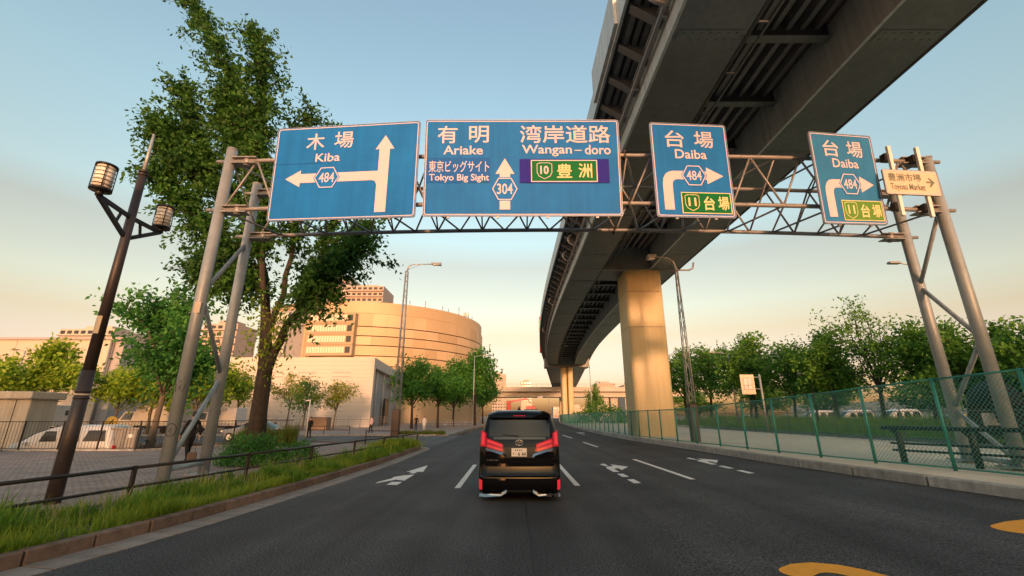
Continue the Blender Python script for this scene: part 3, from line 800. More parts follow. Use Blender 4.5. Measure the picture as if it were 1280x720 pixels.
        mb.tube(q, 0.007, 'black_plastic', 4)
    mb.build('post_marking', parent=G)
    mb = MB(); mb.box(P(-8.92, 11.846, 4.75), (0.18, 0.012, 0.32), 'sign_beige'); mb.build('sticker', parent=G)
    return G

def text_mesh(body, x0, x1, z0, z1, y, m, bold=0.0, keep=False):
    c = bpy.data.curves.new('lettering', 'FONT'); c.body = body; c.offset = bold; c.extrude = 0.0; c.resolution_u = 3
    o = bpy.data.objects.new('lettering_tmp', c); COL.objects.link(o)
    bpy.context.view_layer.update()
    dg = bpy.context.evaluated_depsgraph_get()
    me = bpy.data.meshes.new_from_object(o.evaluated_get(dg))
    bpy.data.objects.remove(o); bpy.data.curves.remove(c)
    n = len(me.vertices); co = np.empty(n * 3); me.vertices.foreach_get('co', co); co = co.reshape(-1, 3)
    mn, mx = co.min(0), co.max(0)
    out = np.empty_like(co)
    out[:, 0] = x0 + (co[:, 0] - mn[0]) / (mx[0] - mn[0]) * (x1 - x0)
    out[:, 2] = z0 + (co[:, 1] - mn[1]) / (mx[1] - mn[1]) * (z1 - z0)
    out[:, 1] = y
    me.vertices.foreach_set('co', out.ravel()); me.update()
    me.materials.clear(); me.materials.append(MATS[m]); me.name = 'lettering'
    return me

class Sign:
    """flat road sign; local x right, z up, face towards -y; u,v are fractions from the top left corner"""
    def __init__(s, name, label, loc, w, h, rot, face, group=None, cat='road sign', rim='sign_white', back=True):
        s.w, s.h = w, h
        s.root = bpy.data.objects.new(name, None); link(s.root); props(s.root, label, cat, group)
        s.root.location = loc; s.root.rotation_euler = rot
        s.k = 0
        mb = MB()
        r_ = min(0.07, h * 0.05)
        pl = s.rrect(0, 0, w, h, r_)
        mb.prism(pl, -0.0, 0.03, face, M=Matrix.Rotation(R(90), 4, 'X') ); mb.build('panel', parent=s.root)
        # rim line
        mb = MB(); a = s.rrect(0, 0, w - 0.05, h - 0.05, r_); b = s.rrect(0, 0, w - 0.05 - 2 * 0.028, h - 0.05 - 2 * 0.028, r_ * 0.7)
        s.ring(mb, a, b, -0.034, rim); mb.build('border', parent=s.root)
        mb = MB(); a = s.rrect(0, 0, w + 0.03, h + 0.03, r_); b = s.rrect(0, 0, w + 0.001, h + 0.001, r_)
        n = len(a)
        vs = [(x, y_, z) for y_ in (-0.036, 0.012) for x, z in a] + [(x, y_, z) for y_ in (-0.036, 0.012) for x, z in b]
        fs = []
        for i in range(n):
            j = (i + 1) % n
            fs += [(i, j, n + j, n + i), (2 * n + i, 3 * n + i, 3 * n + j, 2 * n + j), (i, 2 * n + i, 2 * n + j, j), (n + i, n + j, 3 * n + j, 3 * n + i)]
        mb.add(vs, fs, 'galv_grey'); mb.build('frame', parent=s.root)
        if back:
            for i in range(max(2, int(w / 1.2))):
                nn = max(2, int(w / 1.2)); x = -w / 2 + w * (i + 0.5) / nn
                mb = MB(); mb.box((x, 0.06, 0), (0.10, 0.10, h * 0.98), 'galv_grey')
                for z in (-h / 2 - 0.03, ): mb.box((x, 0.02, z), (0.08, 0.06, 0.06), 'galv_grey')
                mb.build('stiffener', parent=s.root)
    def rrect(s, cx, cz, w, h, r_, n=3):
        out = []
        for sx, sz, a0 in ((1, 1, 0), (-1, 1, 90), (-1, -1, 180), (1, -1, 270)):
            for k in range(n + 1):
                a = R(a0 + 90 * k / n); out.append((cx + sx * (w / 2 - r_) + r_ * math.cos(a), cz + sz * (h / 2 - r_) + r_ * math.sin(a)))
        return out
    def ring(s, mb, a, b, y, m):
        n = len(a); vs = [(x, y, z) for x, z in a] + [(x, y, z) for x, z in b]
        mb.add(vs, [(i, (i + 1) % n, n + (i + 1) % n, n + i) for i in range(n)], m)
    def X(s, u): return -s.w / 2 + u * s.w
    def Z(s, v): return s.h / 2 - v * s.h
    def lift(s): s.k += 1; return -0.034 - 0.0012 * s.k
    def poly(s, pts, m, name='arrow', metric=False):
        mb = MB(); y = s.lift()
        p = pts if metric else [(s.X(u), s.Z(v)) for u, v in pts]
        mb.add([(x, y, z) for x, z in p], [tuple(range(len(p)))], m); return mb.build(name, parent=s.root)
    def outline(s, pts, wd, m, name):
        """closed outline of width wd around metric pts (convex)"""
        c = np.mean(pts, axis=0); a = [tuple(p) for p in pts]
        b = []
        for p in pts:
            d = np.array(p) - c; L = np.linalg.norm(d); b.append(tuple(c + d * (L - wd * 1.12) / L))
        mb = MB(); s.ring(mb, a, b, s.lift(), m); return mb.build(name, parent=s.root)
    def text(s, body, u0, u1, v0, v1, m='sign_white', bold=0.015):
        me = text_mesh(body, s.X(u0), s.X(u1), s.Z(v1), s.Z(v0), s.lift(), m, bold)
        return obj('lettering', me, s.root)
    def hexa(s, u, v, hw, hh, num, face='sign_blue', fs_=0.62):
        cx, cz = s.X(u), s.Z(v)
        k = 0.52
        P_ = [(cx + hw, cz), (cx + hw * k, cz + hh), (cx - hw * k, cz + hh), (cx - hw, cz), (cx - hw * k, cz - hh), (cx + hw * k, cz - hh)]
        Q = [(cx + (x - cx) * 1.07, cz + (z - cz) * 1.07) for x, z in P_]
        s.poly(Q, face, 'route_plate', True)
        s.outline(P_, 0.03, 'sign_white', 'route_border')
        me = text_mesh(num, cx - hw * fs_, cx + hw * fs_, cz - hh * 0.48, cz + hh * 0.48, s.lift(), 'sign_white', 0.012)
        obj('lettering', me, s.root)
    def expressway(s, u, v, hw, hh, num, m='sign_white'):
        cx, cz = s.X(u), s.Z(v)
        P_ = [(cx - hw, cz + hh * 0.85), (cx - hw * 0.6, cz + hh), (cx + hw * 0.6, cz + hh), (cx + hw, cz + hh * 0.85), (cx + hw, cz - hh * 0.2), (cx + hw * 0.75, cz - hh * 0.65), (cx, cz - hh), (cx - hw * 0.75, cz - hh * 0.65), (cx - hw, cz - hh * 0.2)]
        s.outline(P_[::-1], 0.018, m, 'route_border')
        me = text_mesh(num, cx - hw * 0.55, cx + hw * 0.55, cz - hh * 0.4, cz + hh * 0.62, s.lift(), m, 0.03); obj('lettering', me, s.root)

def build_signs():
    def rot(yaw, tilt, roll): return (Matrix.Rotation(R(yaw), 4, 'Z') @ Matrix.Rotation(R(tilt), 4, 'X') @ Matrix.Rotation(R(roll), 4, 'Y')).to_euler()
    s = Sign('road_sign', 'large blue sign with a branching arrow reading Kiba 484 at the left gantry end', (-5.13, 11.6, 8.97), 4.62, 3.09, rot(-6.3, 4.6, 1.1), 'sign_blue', 'direction signs on the gantry')
    s.text('木', 0.215, 0.345, 0.075, 0.255, bold=0.01); s.text('場', 0.415, 0.548, 0.068, 0.25, bold=0.01)
    s.text('Kiba', 0.292, 0.465, 0.30, 0.39, bold=0.013)
    s.poly([(0.0, 0.398), (0.34, 0.398), (0.34, 0.404), (0.0, 0.404)], 'sign_blue_dark', 'panel_seam')
    s.poly([(0.732, 0.945), (0.806, 0.945), (0.808, 0.285), (0.838, 0.285), (0.772, 0.135), (0.708, 0.285), (0.736, 0.285), (0.736, 0.515), (0.2, 0.515), (0.2, 0.475), (0.094, 0.565), (0.2, 0.655), (0.2, 0.612), (0.70, 0.612), (0.722, 0.625), (0.732, 0.66)], 'sign_white', 'arrow')
    s.hexa(0.385, 0.563, 0.40, 0.335, '484')
    s = Sign('road_sign', 'largest blue road sign in the middle of the gantry reading Ariake and Wangan-doro', (0.32, 11.6, 9.11), 5.99, 3.13, rot(0.3, 6.1, -0.2), 'sign_blue', 'direction signs on the gantry')
    s.text('有', 0.062, 0.165, 0.062, 0.25, bold=0.01); s.text('明', 0.225, 0.327, 0.062, 0.245, bold=0.01); s.text('Ariake', 0.094, 0.297, 0.275, 0.37, bold=0.013)
    s.text('湾岸道路', 0.488, 0.957, 0.055, 0.248, bold=0.01); s.text('Wangan', 0.498, 0.755, 0.268, 0.39, bold=0.013); s.text('doro', 0.822, 0.955, 0.268, 0.37, bold=0.013)
    s.poly([(0.768, 0.322), (0.806, 0.322), (0.806, 0.332), (0.768, 0.332)], 'sign_white', 'lettering')
    s.poly([(0.012, 0.405), (0.335, 0.405), (0.335, 0.665), (0.012, 0.665)], 'sign_blue_dark', 'overlay_panel')
    s.text('東京ビッグサイト', 0.022, 0.33, 0.435, 0.557, bold=0.004); s.text('Tokyo Big Sight', 0.025, 0.33, 0.575, 0.665, bold=0.013)
    s.poly([(0.362, 0.575), (0.384, 0.575), (0.384, 0.94), (0.437, 0.94), (0.437, 0.575), (0.459, 0.575), (0.410, 0.412)], 'sign_white', 'arrow')
    s.hexa(0.410, 0.73, 0.385, 0.355, '304')
    s.poly([(0.485, 0.42), (0.942, 0.42), (0.942, 0.668), (0.485, 0.668)], 'sign_indigo', 'overlay_panel')
    s.poly([(0.543, 0.43), (0.882, 0.43), (0.882, 0.66), (0.543, 0.66)], 'sign_white', 'green_plate_rim')
    s.poly([(0.548, 0.44), (0.877, 0.44), (0.877, 0.65), (0.548, 0.65)], 'sign_green', 'green_plate')
    s.expressway(0.612, 0.545, 0.235, 0.27, '10', 'sign_white')
    s.text('豊', 0.675, 0.752, 0.472, 0.618, 'sign_yellow', 0.012); s.text('洲', 0.785, 0.855, 0.468, 0.618, 'sign_yellow', 0.012)
    def daiba(label, loc, w, h, ro, face, green, lm):
        s = Sign('road_sign', label, loc, w, h, ro, face, 'direction signs on the gantry')
        s.text('台', 0.18, 0.435, 0.078, 0.262, bold=0.01); s.text('場', 0.565, 0.82, 0.078, 0.262, bold=0.01); s.text('Daiba', 0.295, 0.71, 0.285, 0.385, bold=0.013)
        ou = [(0.10, 0.93), (0.10, 0.66), (0.112, 0.60), (0.145, 0.555), (0.19, 0.53), (0.25, 0.52), (0.68, 0.52), (0.68, 0.475), (0.90, 0.565), (0.68, 0.655), (0.68, 0.61), (0.29, 0.61), (0.255, 0.617), (0.232, 0.638), (0.225, 0.67), (0.225, 0.93)]
        s.poly(ou[::-1], 'sign_white', 'arrow')
        s.hexa(0.515, 0.565, 0.385, 0.325, '484', face)
        s.poly([(0.318, 0.745), (0.962, 0.745), (0.962, 0.965), (0.318, 0.965)], 'sign_yellow', 'green_plate_rim')
        s.poly([(0.330, 0.754), (0.950, 0.754), (0.950, 0.956), (0.330, 0.956)], green, 'green_plate')
        s.expressway(0.455, 0.855, 0.225, 0.265, '11', lm)
        s.text('台', 0.60, 0.745, 0.785, 0.93, lm, 0.02); s.text('場', 0.785, 0.93, 0.785, 0.93, lm, 0.02)
    daiba('deep blue Daiba 484 sign hanging below the highway, with a dark green 11 plate', (5.50, 11.6, 9.02), 2.43, 3.08, rot(4.9, 4.4, -1.1), 'sign_blue', 'sign_green', 'sign_yellow')
    daiba('greener blue Daiba 484 sign with a bright green 11 plate, clear of the highway', (10.19, 11.6, 8.72), 2.30, 2.90, rot(11.6, 5.9, -3.9), 'sign_teal', 'sign_green_light', 'sign_yellow')
    s = Sign('road_sign', 'small beige board reading Toyosu Market with a right arrow beside the gantry post', (12.09, 11.6, 8.57), 1.66, 0.80, rot(1.8, 1.2, 1.9), 'sign_beige', 'direction signs on the gantry', rim='sign_white', back=False)
    s.text('豊洲市場', 0.075, 0.69, 0.13, 0.47, 'sign_ink', 0.016); s.text('Toyosu Market', 0.09, 0.73, 0.56, 0.90, 'sign_ink', 0.014)
    s.poly([(0.77, 0.43), (0.86, 0.43), (0.815, 0.30), (0.84, 0.27), (0.93, 0.47), (0.84, 0.67), (0.815, 0.64), (0.86, 0.50), (0.77, 0.50)], 'sign_ink', 'arrow')
    for x in (-0.42, 0.48):
        mb = MB(); mb.box((x, 0.05, 0.1), (0.10, 0.08, 2.35), 'pole_white'); mb.build('support_bar', parent=s.root)
        for z in (0.95, -0.72):
            mb = MB(); mb.box((x, 0.19, z), (0.22, 0.18, 0.24), 'lamp_dark'); mb.box((x + 0.1, 0.2, z + 0.13), (0.05, 0.2, 0.05), 'lamp_dark'); mb.build('clamp', parent=s.root)

# ------------------------------------------------------------------ cars
def lv(levels, z, k):
    return float(np.interp(z, [l[0] for l in levels], [l[k] for l in levels]))
def corner(t): return 1 - math.sqrt(max(0.0, 1 - t * t))
def ring_pts(w, yr, yf, r_, bow, fbow, z, n=7):
    pts = []
    xs = [-w + r_ + (2 * w - 2 * r_) * i / 8 for i in range(9)]
    for k in range(n):
        a = R(180 + 90 * k / n); pts.append((-w + r_ + r_ * math.cos(a), yr + r_ + r_ * math.sin(a) + bow))
    for x in xs: pts.append((x, yr + bow * (x / (w - r_)) ** 2 if w > r_ else yr))
    for k in range(1, n + 1):
        a = R(270 + 90 * k / n); pts.append((w - r_ + r_ * math.cos(a), yr + r_ + r_ * math.sin(a) + bow))
    for y in (0.25, 0.5, 0.75): pts.append((w, yr + (yf - yr) * y))
    r2 = r_ * 1.6
    for k in range(n + 1):
        a = R(90 * k / n); pts.append((w - r2 + r2 * math.cos(a), yf - r2 + r2 * math.sin(a) - fbow))
    pts.append((0, yf))
    for k in range(n + 1):
        a = R(90 + 90 * k / n); pts.append((-w + r2 + r2 * math.cos(a), yf - r2 + r2 * math.sin(a) - fbow))
    for y in (0.75, 0.5, 0.25): pts.append((-w, yr + (yf - yr) * y))
    return [(x, y, z) for x, y in pts]
def slice_body(levels, m, bow=0.04, fbow=0.12):
    mb = MB(); rings = [ring_pts(l[1], l[2], l[3], l[4], bow, fbow, l[0]) for l in levels]
    n = len(rings[0]); vs = sum(rings, [])
    fs = [(i * n + j, i * n + (j + 1) % n, (i + 1) * n + (j + 1) % n, (i + 1) * n + j) for i in range(len(rings) - 1) for j in range(n)]
    mb.add(vs, fs, m, True)
    mb.add(rings[-1], [tuple(range(n))], m, True); mb.add(rings[0], [tuple(range(n - 1, -1, -1))], m)
    return mb

def build_minivan():
    V = thing('minivan', 'glossy black minivan seen from behind in the middle lane with red tail lights', 'car', (0.17, 10.32, 0), R(-0.6))
    LV = [(0.13, .86, .10, 4.72, .22), (0.20, .905, .03, 4.82, .22), (0.34, .925, .0, 4.88, .22), (0.50, .93, -.005, 4.90, .22), (0.545, .93, .015, 4.90, .22),
          (0.60, .925, .045, 4.90, .22), (0.80, .925, .055, 4.88, .22), (1.00, .92, .05, 4.80, .22), (1.12, .918, .07, 4.55, .22), (1.22, .91, .10, 4.2, .22),
          (1.34, .89, .145, 3.85, .22), (1.50, .855, .19, 3.5, .22), (1.66, .81, .235, 3.15, .22), (1.78, .775, .265, 2.95, .22), (1.86, .725, .30, 2.75, .24), (1.91, .64, .40, 2.5, .28), (1.935, .48, .60, 2.2, .3)]
    slice_body(LV, 'car_black').build('body', parent=V)
    def ry(x, z, off=0.0):
        w = lv(LV, z, 1); yr = lv(LV, z, 2); r_ = lv(LV, z, 4); x_ = min(abs(x), w - 0.002)
        bow = 0.04
        if x_ <= w - r_: return yr + bow * (x_ / (w - r_)) ** 2 - off
        return yr + bow + r_ * corner((x_ - (w - r_)) / r_) - off
    def patch(top, bot, m, name, off=0.012, nx=14, parent=V, nz=5, sym=False, tilt=0.0):
        """top/bot: functions or polylines giving z at x"""
        out = []
        for sgn in ((1, -1) if sym else (1,)):
            xa = [p[0] for p in top]; x0, x1 = min(xa), max(xa)
            ft = sorted(top); fb = sorted(bot)
            mb = MB(); vs = []
            for i in range(nx + 1):
                x = x0 + (x1 - x0) * i / nx
                zt = np.interp(x, [p[0] for p in ft], [p[1] for p in ft]); zb = np.interp(x, [p[0] for p in fb], [p[1] for p in fb])
                for j in range(nz + 1):
                    z = zb + (zt - zb) * j / nz; vs.append((sgn * x, ry(x, z, off + tilt * (1 - j / nz)), z))
            n = nz + 1
            front = [(i * n + j, (i + 1) * n + j, (i + 1) * n + j + 1, i * n + j + 1) for i in range(nx) for j in range(nz)]
            if sgn < 0: front = [f[::-1] for f in front]
            mb.add(vs, front, m, True)
            # side skirts back to the body
            ed = [(i * n) for i in range(nx + 1)] + [nx * n + j for j in range(1, nz + 1)] + [i * n + nz for i in range(nx - 1, -1, -1)] + [j for j in range(nz - 1, 0, -1)]
            b2 = [(vs[k][0], vs[k][1] + off + 0.02, vs[k][2]) for k in ed]; a2 = [vs[k] for k in ed]; q = len(ed)
            sk = [(i, (i + 1) % q, q + (i + 1) % q, q + i) for i in range(q)]
            if sgn > 0: sk = [f[::-1] for f in sk]
            mb.add(a2 + b2, sk, m)
            o = mb.build(name, parent=parent); out.append(o)
        return out
    patch([(-.70, 1.76), (.70, 1.76)], [(-.74, 1.345), (.74, 1.345)], 'car_glass', 'rear_window', 0.006)
    patch([(-.735, 1.85), (-.5, 1.925), (.5, 1.925), (.735, 1.85)], [(-.735, 1.765), (.735, 1.765)], 'car_black', 'spoiler', 0.12, nz=3)
    patch([(-.14, 1.815), (.14, 1.815)], [(-.14, 1.795), (.14, 1.795)], 'tail_red', 'brake_lamp', 0.125, nz=1)
    patch([(-.60, 1.335), (.60, 1.335)], [(-.60, 1.285), (.60, 1.285)], 'dark_chrome', 'garnish', 0.02, nz=2)
    patch([(-.58, 1.28), (.58, 1.28)], [(-.58, 1.135), (-.3, 1.125), (.3, 1.125), (.58, 1.135)], 'car_black', 'garnish', 0.012, nz=3)
    # tail lights: outer pillar and inner wing with bright bands
    patch([(.76, 1.40), (.80, 1.45), (.905, 1.47)], [(.76, 1.13), (.905, 1.13)], 'tail_red', 'tail_light', 0.02, nx=6, sym=True)
    patch([(.375, 1.185), (.755, 1.315)], [(.36, 1.02), (.755, 1.115)], 'tail_red', 'tail_light', 0.02, nx=8, sym=True)
    patch([(.40, 1.165), (.73, 1.275)], [(.40, 1.130), (.73, 1.235)], 'tail_bright', 'tail_light_band', 0.026, nx=8, nz=2, sym=True)
    patch([(.40, 1.075), (.73, 1.165)], [(.40, 1.050), (.73, 1.140)], 'tail_bright', 'tail_light_band', 0.026, nx=8, nz=2, sym=True)
    patch([(.80, 1.42), (.88, 1.44)], [(.80, 1.17), (.88, 1.17)], 'tail_bright', 'tail_light_band', 0.026, nx=3, nz=3, sym=True)
    patch([(.29, .955), (.36, 1.005), (.76, 1.10)], [(.29, .90), (.36, .95), (.76, 1.07)], 'chrome', 'chrome_trim', 0.02, nx=8, nz=2, sym=True, tilt=.035)
    patch([(-.345, 1.12), (.345, 1.12)], [(-.29, .895), (.29, .895)], 'black_plastic', 'plate_recess', 0.006, nz=3)
    patch([(-.88, .53), (.88, .53)], [(-.86, .505), (.86, .505)], 'dark_chrome', 'bumper_glint', 0.008, nz=2, tilt=.03)  # chrome strip stands in for light reflected along the bumper crease
    patch([(.835, .43), (.91, .45)], [(.845, .23), (.915, .23)], 'tail_bright', 'reflector', 0.014, nx=4, sym=True)
    patch([(.29, .245), (.43, .17), (.91, .125)], [(.26, .215), (.41, .115), (.91, .07)], 'chrome', 'bumper_trim', 0.03, nx=10, nz=2, sym=True, tilt=.055)
    patch([(-.28, .235), (.28, .235)], [(-.28, .19), (.28, .19)], 'black_plastic', 'diffuser', 0.02, nz=2)
    for a, b in (((-.80, .60), (.80, .60)),):
        patch([(-.82, .592), (.82, .592)], [(-.82, .582), (.82, .582)], 'black_plastic', 'tailgate_gap', 0.004, nz=1)
    # number plate
    mb = MB(); y = ry(0, 1.01, 0.03); mb.box((-.01, y, 1.015), (.345, .014, .175), 'plate_white', ch=0.004); pl = mb.build('number_plate', parent=V)
    obj('lettering', text_mesh('6', -.035, .01, .945, 1.02, y - 0.009, 'plate_ink', 0.03), pl)
    obj('lettering', text_mesh('66', .05, .15, .945, 1.02, y - 0.009, 'plate_ink', 0.03), pl)
    mb = MB()
    mb.box((-.085, y - 0.009, .985), (.018, .002, .012), 'plate_ink')
    mb.build('lettering', parent=pl)
    for i in range(4): mb = MB(); mb.box((-.09 + i * 0.045, y - 0.009, 1.062), (.026, .002, .024), 'plate_ink'); mb.build('lettering', parent=pl)
    mb = MB(); mb.box((-.14, y - 0.009, .985), (.02, .002, .028), 'plate_ink'); mb.build('lettering', parent=pl)
    # round emblem of crossing ellipses
    def ell(cx, cz, a, b, y, rr_):
        m2 = MB(); m2.tube([(cx + a * math.cos(t), y, cz + b * math.sin(t)) for t in np.linspace(0, 2 * math.pi, 25)], rr_, 'chrome', 6, cap=False); return m2
    ye = ry(0, 1.215, 0.03)
    em = ell(-.01, 1.215, .085, .06, ye, .008).build('emblem', parent=V)
    ell(-.01, 1.222, .03, .05, ye, .006).build('emblem_oval', parent=em); ell(-.01, 1.245, .06, .022, ye, .006).build('emblem_oval', parent=em)
    obj('lettering', text_mesh('ALPHARD', -.74, -.46, .832, .862, ry(-.6, .85, .012), 'chrome', 0.02), V)
    # exhausts, tyres, mirrors, wiper, handle
    for x in (.66, .79):
        mb = MB(); mb.box((x, .04, .135), (.115, .12, .085), 'dark_chrome', ch=0.02); mb.box((x, -.024, .135), (.09, .012, .06), 'black_plastic', ch=0.005); mb.build('exhaust', parent=V)
    for sx in (-1, 1):
        for yy in (0.95, 3.95):
            mb = MB(); mb.tube([(sx * .70, yy, .34), (sx * .915, yy, .34)], .34, 'rubber', 20); w_ = mb.build('wheel', parent=V)
            mb = MB(); mb.tube([(sx * .90, yy, .34), (sx * .93, yy, .34)], .23, 'dark_chrome', 16); mb.build('rim', parent=w_)
        mb = MB(); mb.box((sx * 1.02, 3.25, 1.20), (.20, .12, .17), 'car_black', ch=.03); mb.build('mirror', parent=V)
        mb = MB()
        mb.add([(sx * (lv(LV, 1.36, 1) + .004), .55, 1.30), (sx * (lv(LV, 1.36, 1) + .004), 3.3, 1.30), (sx * (lv(LV, 1.68, 1) + .006), 2.9, 1.69), (sx * (lv(LV, 1.68, 1) + .006), .62, 1.69)], [(0, 1, 2, 3)] if sx > 0 else [(3, 2, 1, 0)], 'car_glass'); mb.build('side_window', parent=V)
    mb = MB(); mb.tube([(-.02, ry(0, 1.36, .02), 1.36), (-.38, ry(.38, 1.40, .02), 1.385)], .009, 'black_plastic', 6); mb.build('wiper', parent=V)
    mb = MB(); mb.lathe([(0.03, 0), (0.05, 0.02), (0.02, 0.07), (0.003, 0.12)], (0, 1.0, 1.925), 'car_black', 8); mb.build('antenna', parent=V)

def simple_car(name, label, loc, rz, paint='car_grey', kind='sedan', group=None, cat='car', glass='car_glass'):
    c = thing(name, label, cat, loc, rz, group)
    if kind == 'van':
        LV = [(0.22, .78, .05, 4.1, .15), (0.35, .84, .0, 4.3, .2), (0.7, .85, .0, 4.36, .2), (0.98, .84, .03, 4.25, .2), (1.08, .82, .06, 3.95, .2), (1.5, .77, .12, 3.45, .2), (1.80, .70, .20, 2.9, .24), (1.90, .62, .32, 2.6, .26), (1.94, .45, .5, 2.3, .26)]
        wins = [(1.10, 1.66, .35, 1.25), (1.10, 1.66, 1.38, 2.15), (1.10, 1.62, 2.28, 2.95)]; ws = (1.12, 1.72)
    else:
        LV = [(0.2, .76, .05, 4.3, .2), (0.35, .84, .0, 4.45, .25), (0.65, .86, .0, 4.5, .25), (0.85, .84, .05, 4.4, .3), (0.92, .82, .5, 3.6, .25), (1.2, .70, .95, 2.95, .3), (1.4, .58, 1.3, 2.5, .3), (1.44, .42, 1.5, 2.3, .28)]
        wins = [(0.97, 1.32, .95, 1.75), (0.97, 1.32, 1.85, 2.7)]; ws = (0.96, 1.38)
    slice_body(LV, paint).build('body', parent=c)
    for sx in (-1, 1):
        for z0, z1, y0, y1 in wins:
            mb = MB(); q = []
            for j in range(7):
                t_ = j / 6; z = z0 + (z1 - z0) * t_; xw = sx * (lv(LV, z, 1) + .008)
                q += [(xw, y0 + .10 * t_, z), (xw, y1 - .12 * t_, z)]
            mb.add(q, [(2 * j, 2 * j + 1, 2 * j + 3, 2 * j + 2) if sx > 0 else (2 * j + 2, 2 * j + 3, 2 * j + 1, 2 * j) for j in range(6)], 'win_dark', True); mb.build('side_window', parent=c)
        for yy in (.85, lv(LV, .5, 3) - .85):
            mb = MB(); mb.tube([(sx * .66, yy, .31), (sx * .865, yy, .31)], .31, 'rubber', 16); w_ = mb.build('wheel', parent=c)
            mb = MB(); mb.tube([(sx * .85, yy, .31), (sx * .875, yy, .31)], .2, 'car_silver', 12); mb.build('rim', parent=w_)
        mb = MB(); yh = lv(LV, .72, 3); mb.box((sx * .58, yh - .10, .72), (.3, .16, .13), 'lens_warm', ch=.03); mb.build('headlight', parent=c)
        mb = MB(); mb.box((sx * .64, lv(LV, .75, 2) + .05, .78), (.18, .12, .2), 'tail_red', ch=.02); mb.build('tail_light', parent=c)
        mb = MB(); mb.box((sx * .92, lv(LV, 1.15, 3) - .5, 1.02), (.16, .09, .13), paint, ch=.02); mb.build('mirror', parent=c)
    # windscreen and rear window follow the slope
    for fr, nm in ((1, 'windscreen'), (0, 'rear_window')):
        mb = MB(); z0, z1 = ws; n = 5; vs = []
        for j in range(n + 1):
            z = z0 + (z1 - z0) * j / n; w = lv(LV, z, 1) - .16; k = 3 if fr else 2
            y = lv(LV, z, k) + (.01 if fr else -.006)
            for x in (-1, -.5, 0, .5, 1): vs.append((x * w, y - (0.12 * x * x if fr else -0.04 * x * x), z))
        fs = [(j * 5 + i, j * 5 + i + 1, j * 5 + 6 + i, j * 5 + 5 + i) for j in range(n) for i in range(4)]
        if fr: fs = [f[::-1] for f in fs]
        mb.add(vs, fs, glass, True); mb.build(nm, parent=c)
    return c

def box_truck(label, loc, rz, paint='van_white', box='van_white', L=5.6, Hb=2.6, group=None):
    t = thing('box_truck', label, 'truck', loc, rz, group)
    mb = MB(); mb.box((0, L / 2 - .7, 1.75), (2.0, L - 1.9, Hb - .6), box, ch=.03); mb.build('cargo_box', parent=t)
    mb = MB(); mb.add([(-.92, L - 1.6, .45), (.92, L - 1.6, .45), (.92, L, .45), (-.92, L, .45), (-.92, L - 1.6, 1.3), (.92, L - 1.6, 1.3), (.92, L, 1.25), (-.92, L, 1.25), (-.85, L - 1.6, 2.15), (.85, L - 1.6, 2.15), (.85, L - .45, 2.1), (-.85, L - .45, 2.1)],
        [(0, 3, 2, 1), (0, 1, 5, 4), (1, 2, 6, 5), (2, 3, 7, 6), (3, 0, 4, 7), (4, 5, 9, 8), (5, 6, 10, 9), (6, 7, 11, 10), (7, 4, 8, 11), (8, 9, 10, 11)], paint); mb.build('cab', parent=t)
    mb = MB(); mb.add([(-.82, L - .05, 1.3), (.82, L - .05, 1.3), (.76, L - .42, 2.02), (-.76, L - .42, 2.02)], [(3, 2, 1, 0)], 'win_dark', M=Matrix.Translation((0, .03, 0))); mb.build('windscreen', parent=t)
    for sx in (-1, 1):
        mb = MB(); mb.add([(sx * .928, L - 1.3, 1.32), (sx * .928, L - .2, 1.32), (sx * .875, L - .55, 1.98), (sx * .875, L - 1.3, 1.98)], [(0, 1, 2, 3)] if sx > 0 else [(3, 2, 1, 0)], 'wind_blue'); mb.build('side_window', parent=t)
        mb = MB(); mb.box((sx * 1.003, L / 2 - .3, 2.0), (.02, .35, .5), 'win_dark', ch=.006); mb.build('side_window', parent=t)
        for yy in (.9, L - .9):
            mb = MB(); mb.tube([(sx * .68, yy, .36), (sx * .92, yy, .36)], .36, 'rubber', 14); mb.build('wheel', parent=t)
    mb = MB(); mb.box((0, L / 2, .55), (1.0, L - .3, .2), 'black_plastic'); mb.build('chassis', parent=t)
    return t

